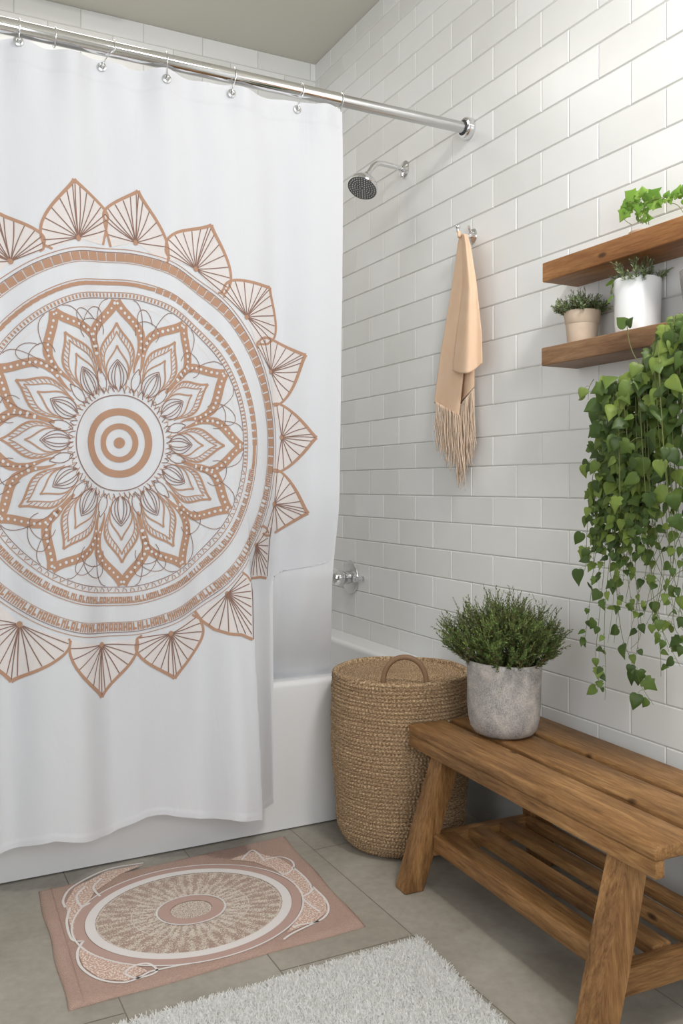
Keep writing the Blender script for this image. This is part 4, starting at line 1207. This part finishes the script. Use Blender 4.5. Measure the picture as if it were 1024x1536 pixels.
    Ms = NT('speckled_mat_print'); n = Ms.noise(Ms.coord(), 200, 3, .7); Ms.base(Ms.ramp(n, [(.50, srgb(192,156,140)), (.56, srgb(230,218,206))])); Ms.set(Roughness=.95); Ms = Ms.m
    def ribbon(pts, w, m, closed=False, z=z1):
        n = len(pts); 
        if not hasattr(w, '__len__'): w = [w]*n
        base = len(V)
        for i, p in enumerate(pts):
            a = pts[(i-1)%n if closed else max(i-1,0)]; b = pts[(i+1)%n if closed else min(i+1,n-1)]
            d = (Vector(b)-Vector(a)); d.normalize() if d.length else None; nn = Vector((-d.y, d.x))
            l, r = Vector(p)+nn*w[i]/2, Vector(p)-nn*w[i]/2; V.append((l.x, l.y, z)); V.append((r.x, r.y, z))
        for i in range(n if closed else n-1):
            j = (i+1)%n; Fc.append((base+2*i+1, base+2*j+1, base+2*j, base+2*i)); mi.append(m)
    def el(k, n=140, wob=.004): return [(cc.x+RX*k*cos(2*pi*i/n), cc.y+RY*k*sin(2*pi*i/n)) for i in range(n)]
    ribbon(el(1.055), .026, 2, True, z1+.0001); ribbon(el(.955), .026, 1, True, z1+.0004)
    ribbon(el(1.12), .005, 1, True, z1+.0003)
    ribbon(el(.262), .030, 2, True, z1+.0001); ribbon(el(.335), .005, 1, True, z1+.0003)
    def spx(pts): return [(p.x, p.y) for p in smooth_path([Vector((*px(u, v), 0)) for u, v in pts], 5)]
    LN = [[(215,1295),(160,1305),(110,1330),(95,1350),(98,1362)], [(128,1330),(115,1345),(122,1360),(135,1355)], [(105,1362),(100,1385),(108,1410),(125,1412)],
          [(125,1412),(116,1430),(122,1452),(150,1470),(190,1474),(225,1458)], [(185,1460),(205,1468),(235,1458),(222,1446),(200,1450),(186,1460)],
          [(225,1458),(262,1450),(285,1446)], [(362,1290),(378,1276),(392,1286),(396,1292)], [(396,1290),(420,1286),(437,1292),(440,1302),(428,1312),(418,1308)],
          [(440,1302),(458,1318),(468,1335),(455,1345)], [(468,1330),(488,1350),(492,1368),(478,1382),(450,1388),(440,1392)], [(455,1350),(470,1362),(480,1368)], [(478,1382),(440,1400),(425,1410)], [(152,1318),(140,1332),(150,1345)]]
    for l in LN: ribbon(spx(l), .0065, 1, z=z1+.0002)
    # speckled corner fills
    def fill(poly):
        b = len(V); 
        for u, v in poly: p = px(u, v); V.append((p.x, p.y, z1-.0003))
        Fc.append(tuple(range(b, b+len(poly)))[::-1]); mi.append(3)
    fill([(215,1297),(160,1307),(112,1332),(98,1356),(104,1385),(112,1410),(128,1405),(122,1375),(140,1340),(180,1312)])
    fill([(124,1412),(118,1432),(126,1452),(152,1469),(190,1472),(222,1457),(200,1447),(160,1432),(135,1415)])
    fill([(345,1290),(378,1278),(420,1288),(438,1300),(462,1322),(488,1352),(490,1368),(476,1380),(430,1400),(448,1375),(455,1350),(440,1325),(410,1304),(380,1293)])
    o = thing('bath_mat', 'dusty pink bath mat printed with a pale oval medallion, lying before the tub', 'bath mat', (c[0], c[1], 0), ang)
    mesh_obj('mat_panel', V, Fc, [Mm, Mw, Mb, Ms], o, mi=mi)
    # stitched seam near the left edge
    pts = [bil(.045, r) for r in np.linspace(.01, .99, 30)]
    Vv, Ff = tube([(p.x, p.y, th+.0012) for p in pts], .0008, 4); mesh_obj('seam', Vv, Ff, Mb, o)
bathmat()

# ------------------------------------------------------------------ white shag rug
def rug():
    z = .028
    C0 = Vector(at_z(628, 1402, z)); A = Vector(at_z(150, 1540, z)); B = Vector(at_z(768, 1540, z))
    ea = (A-C0).normalized(); eb = (B-C0).normalized()
    La, Lb = 1.15, .95
    o = thing('shag_rug', 'thick white shaggy bath rug in the near foreground', 'rug', (C0.x, C0.y, 0))
    def P(s, r): return ea*s+eb*r
    ns, nr = 60, 50; V = []; Fc = []
    for j in range(nr+1):
        for i in range(ns+1):
            p = P(La*i/ns, Lb*j/nr); V.append((p.x, p.y, .018+.003*random.random()))
    for j in range(nr):
        for i in range(ns):
            a = j*(ns+1)+i; Fc.append((a, a+1, a+ns+2, a+ns+1))
    ring = [i for i in range(ns+1)]+[j*(ns+1)+ns for j in range(1, nr+1)]+[nr*(ns+1)+i for i in range(ns-1, -1, -1)]+[j*(ns+1) for j in range(nr-1, 0, -1)]
    b0 = len(V)
    for k in ring: V.append((V[k][0], V[k][1], .0003))
    for k in range(len(ring)): k2 = (k+1) % len(ring); Fc.append((ring[k], b0+k, b0+k2, ring[k2]))
    mesh_obj('backing', V, Fc, M_rug, o)
    rng = np.random.default_rng(4); N = 105000
    s = rng.uniform(0, La, N); r = rng.uniform(0, .62, N)
    wx = s*ea.x+r*eb.x+C0.x; wy = s*ea.y+r*eb.y+C0.y
    zc = wx*SA+wy*CA; v = 729+F*EYE/np.maximum(zc,.1); keep = v < 1640
    s, r = s[keep], r[keep]; N = len(s)
    base = np.stack([s*ea.x+r*eb.x, s*ea.y+r*eb.y, np.full(N, .015)], 1)
    lean = rng.normal(0, .0055, (N, 2)); h = rng.uniform(.007, .0145, N)
    cl = np.sin(s*260+3*np.sin(r*90))*np.sin(r*230+2*np.sin(s*70)); h = h*(1+.15*cl)
    a = rng.uniform(0, pi, N); w = rng.uniform(.0010, .0019, N); wd = np.stack([np.cos(a)*w, np.sin(a)*w, np.zeros(N)], 1)
    mid = base+np.stack([lean[:,0]*.4, lean[:,1]*.4, h*.6], 1); tip = base+np.stack([lean[:,0], lean[:,1], h], 1)
    V = np.concatenate([base-wd*.8, base+wd*.8, mid+wd, mid-wd, tip+wd*.7, tip-wd*.7]); idx = np.arange(N)
    f = np.concatenate([np.stack([idx, idx+N, idx+2*N, idx+3*N], 1), np.stack([idx+3*N, idx+2*N, idx+4*N, idx+5*N], 1)])
    p = mesh_obj('pile', V.tolist(), f.tolist(), M_rug, o); p['kind'] = 'stuff'; p['label'] = 'fluffy white tufts'
rug()

# ------------------------------------------------------------------ ceiling lamp and added alcove fill lamp (above the frame)
t = thing('ceiling_lamp', 'square ceiling lamp in the middle of the bathroom, above the picture', 'lamp', (1.22, .66, ZC))
box('lamp_housing', (-.24,-.24,-.12), (.24,.24,0), M_white, t, bev=.01)
t = thing('alcove_fill_lamp', 'added flat square fill lamp over the bathtub, out of view', 'lamp', (.62, 3.28, ZC))  # housing made up to carry the alcove fill light
box('fill_housing', (-.30,-.30,-.035), (.30,.30,0), M_white, t, bev=.006)
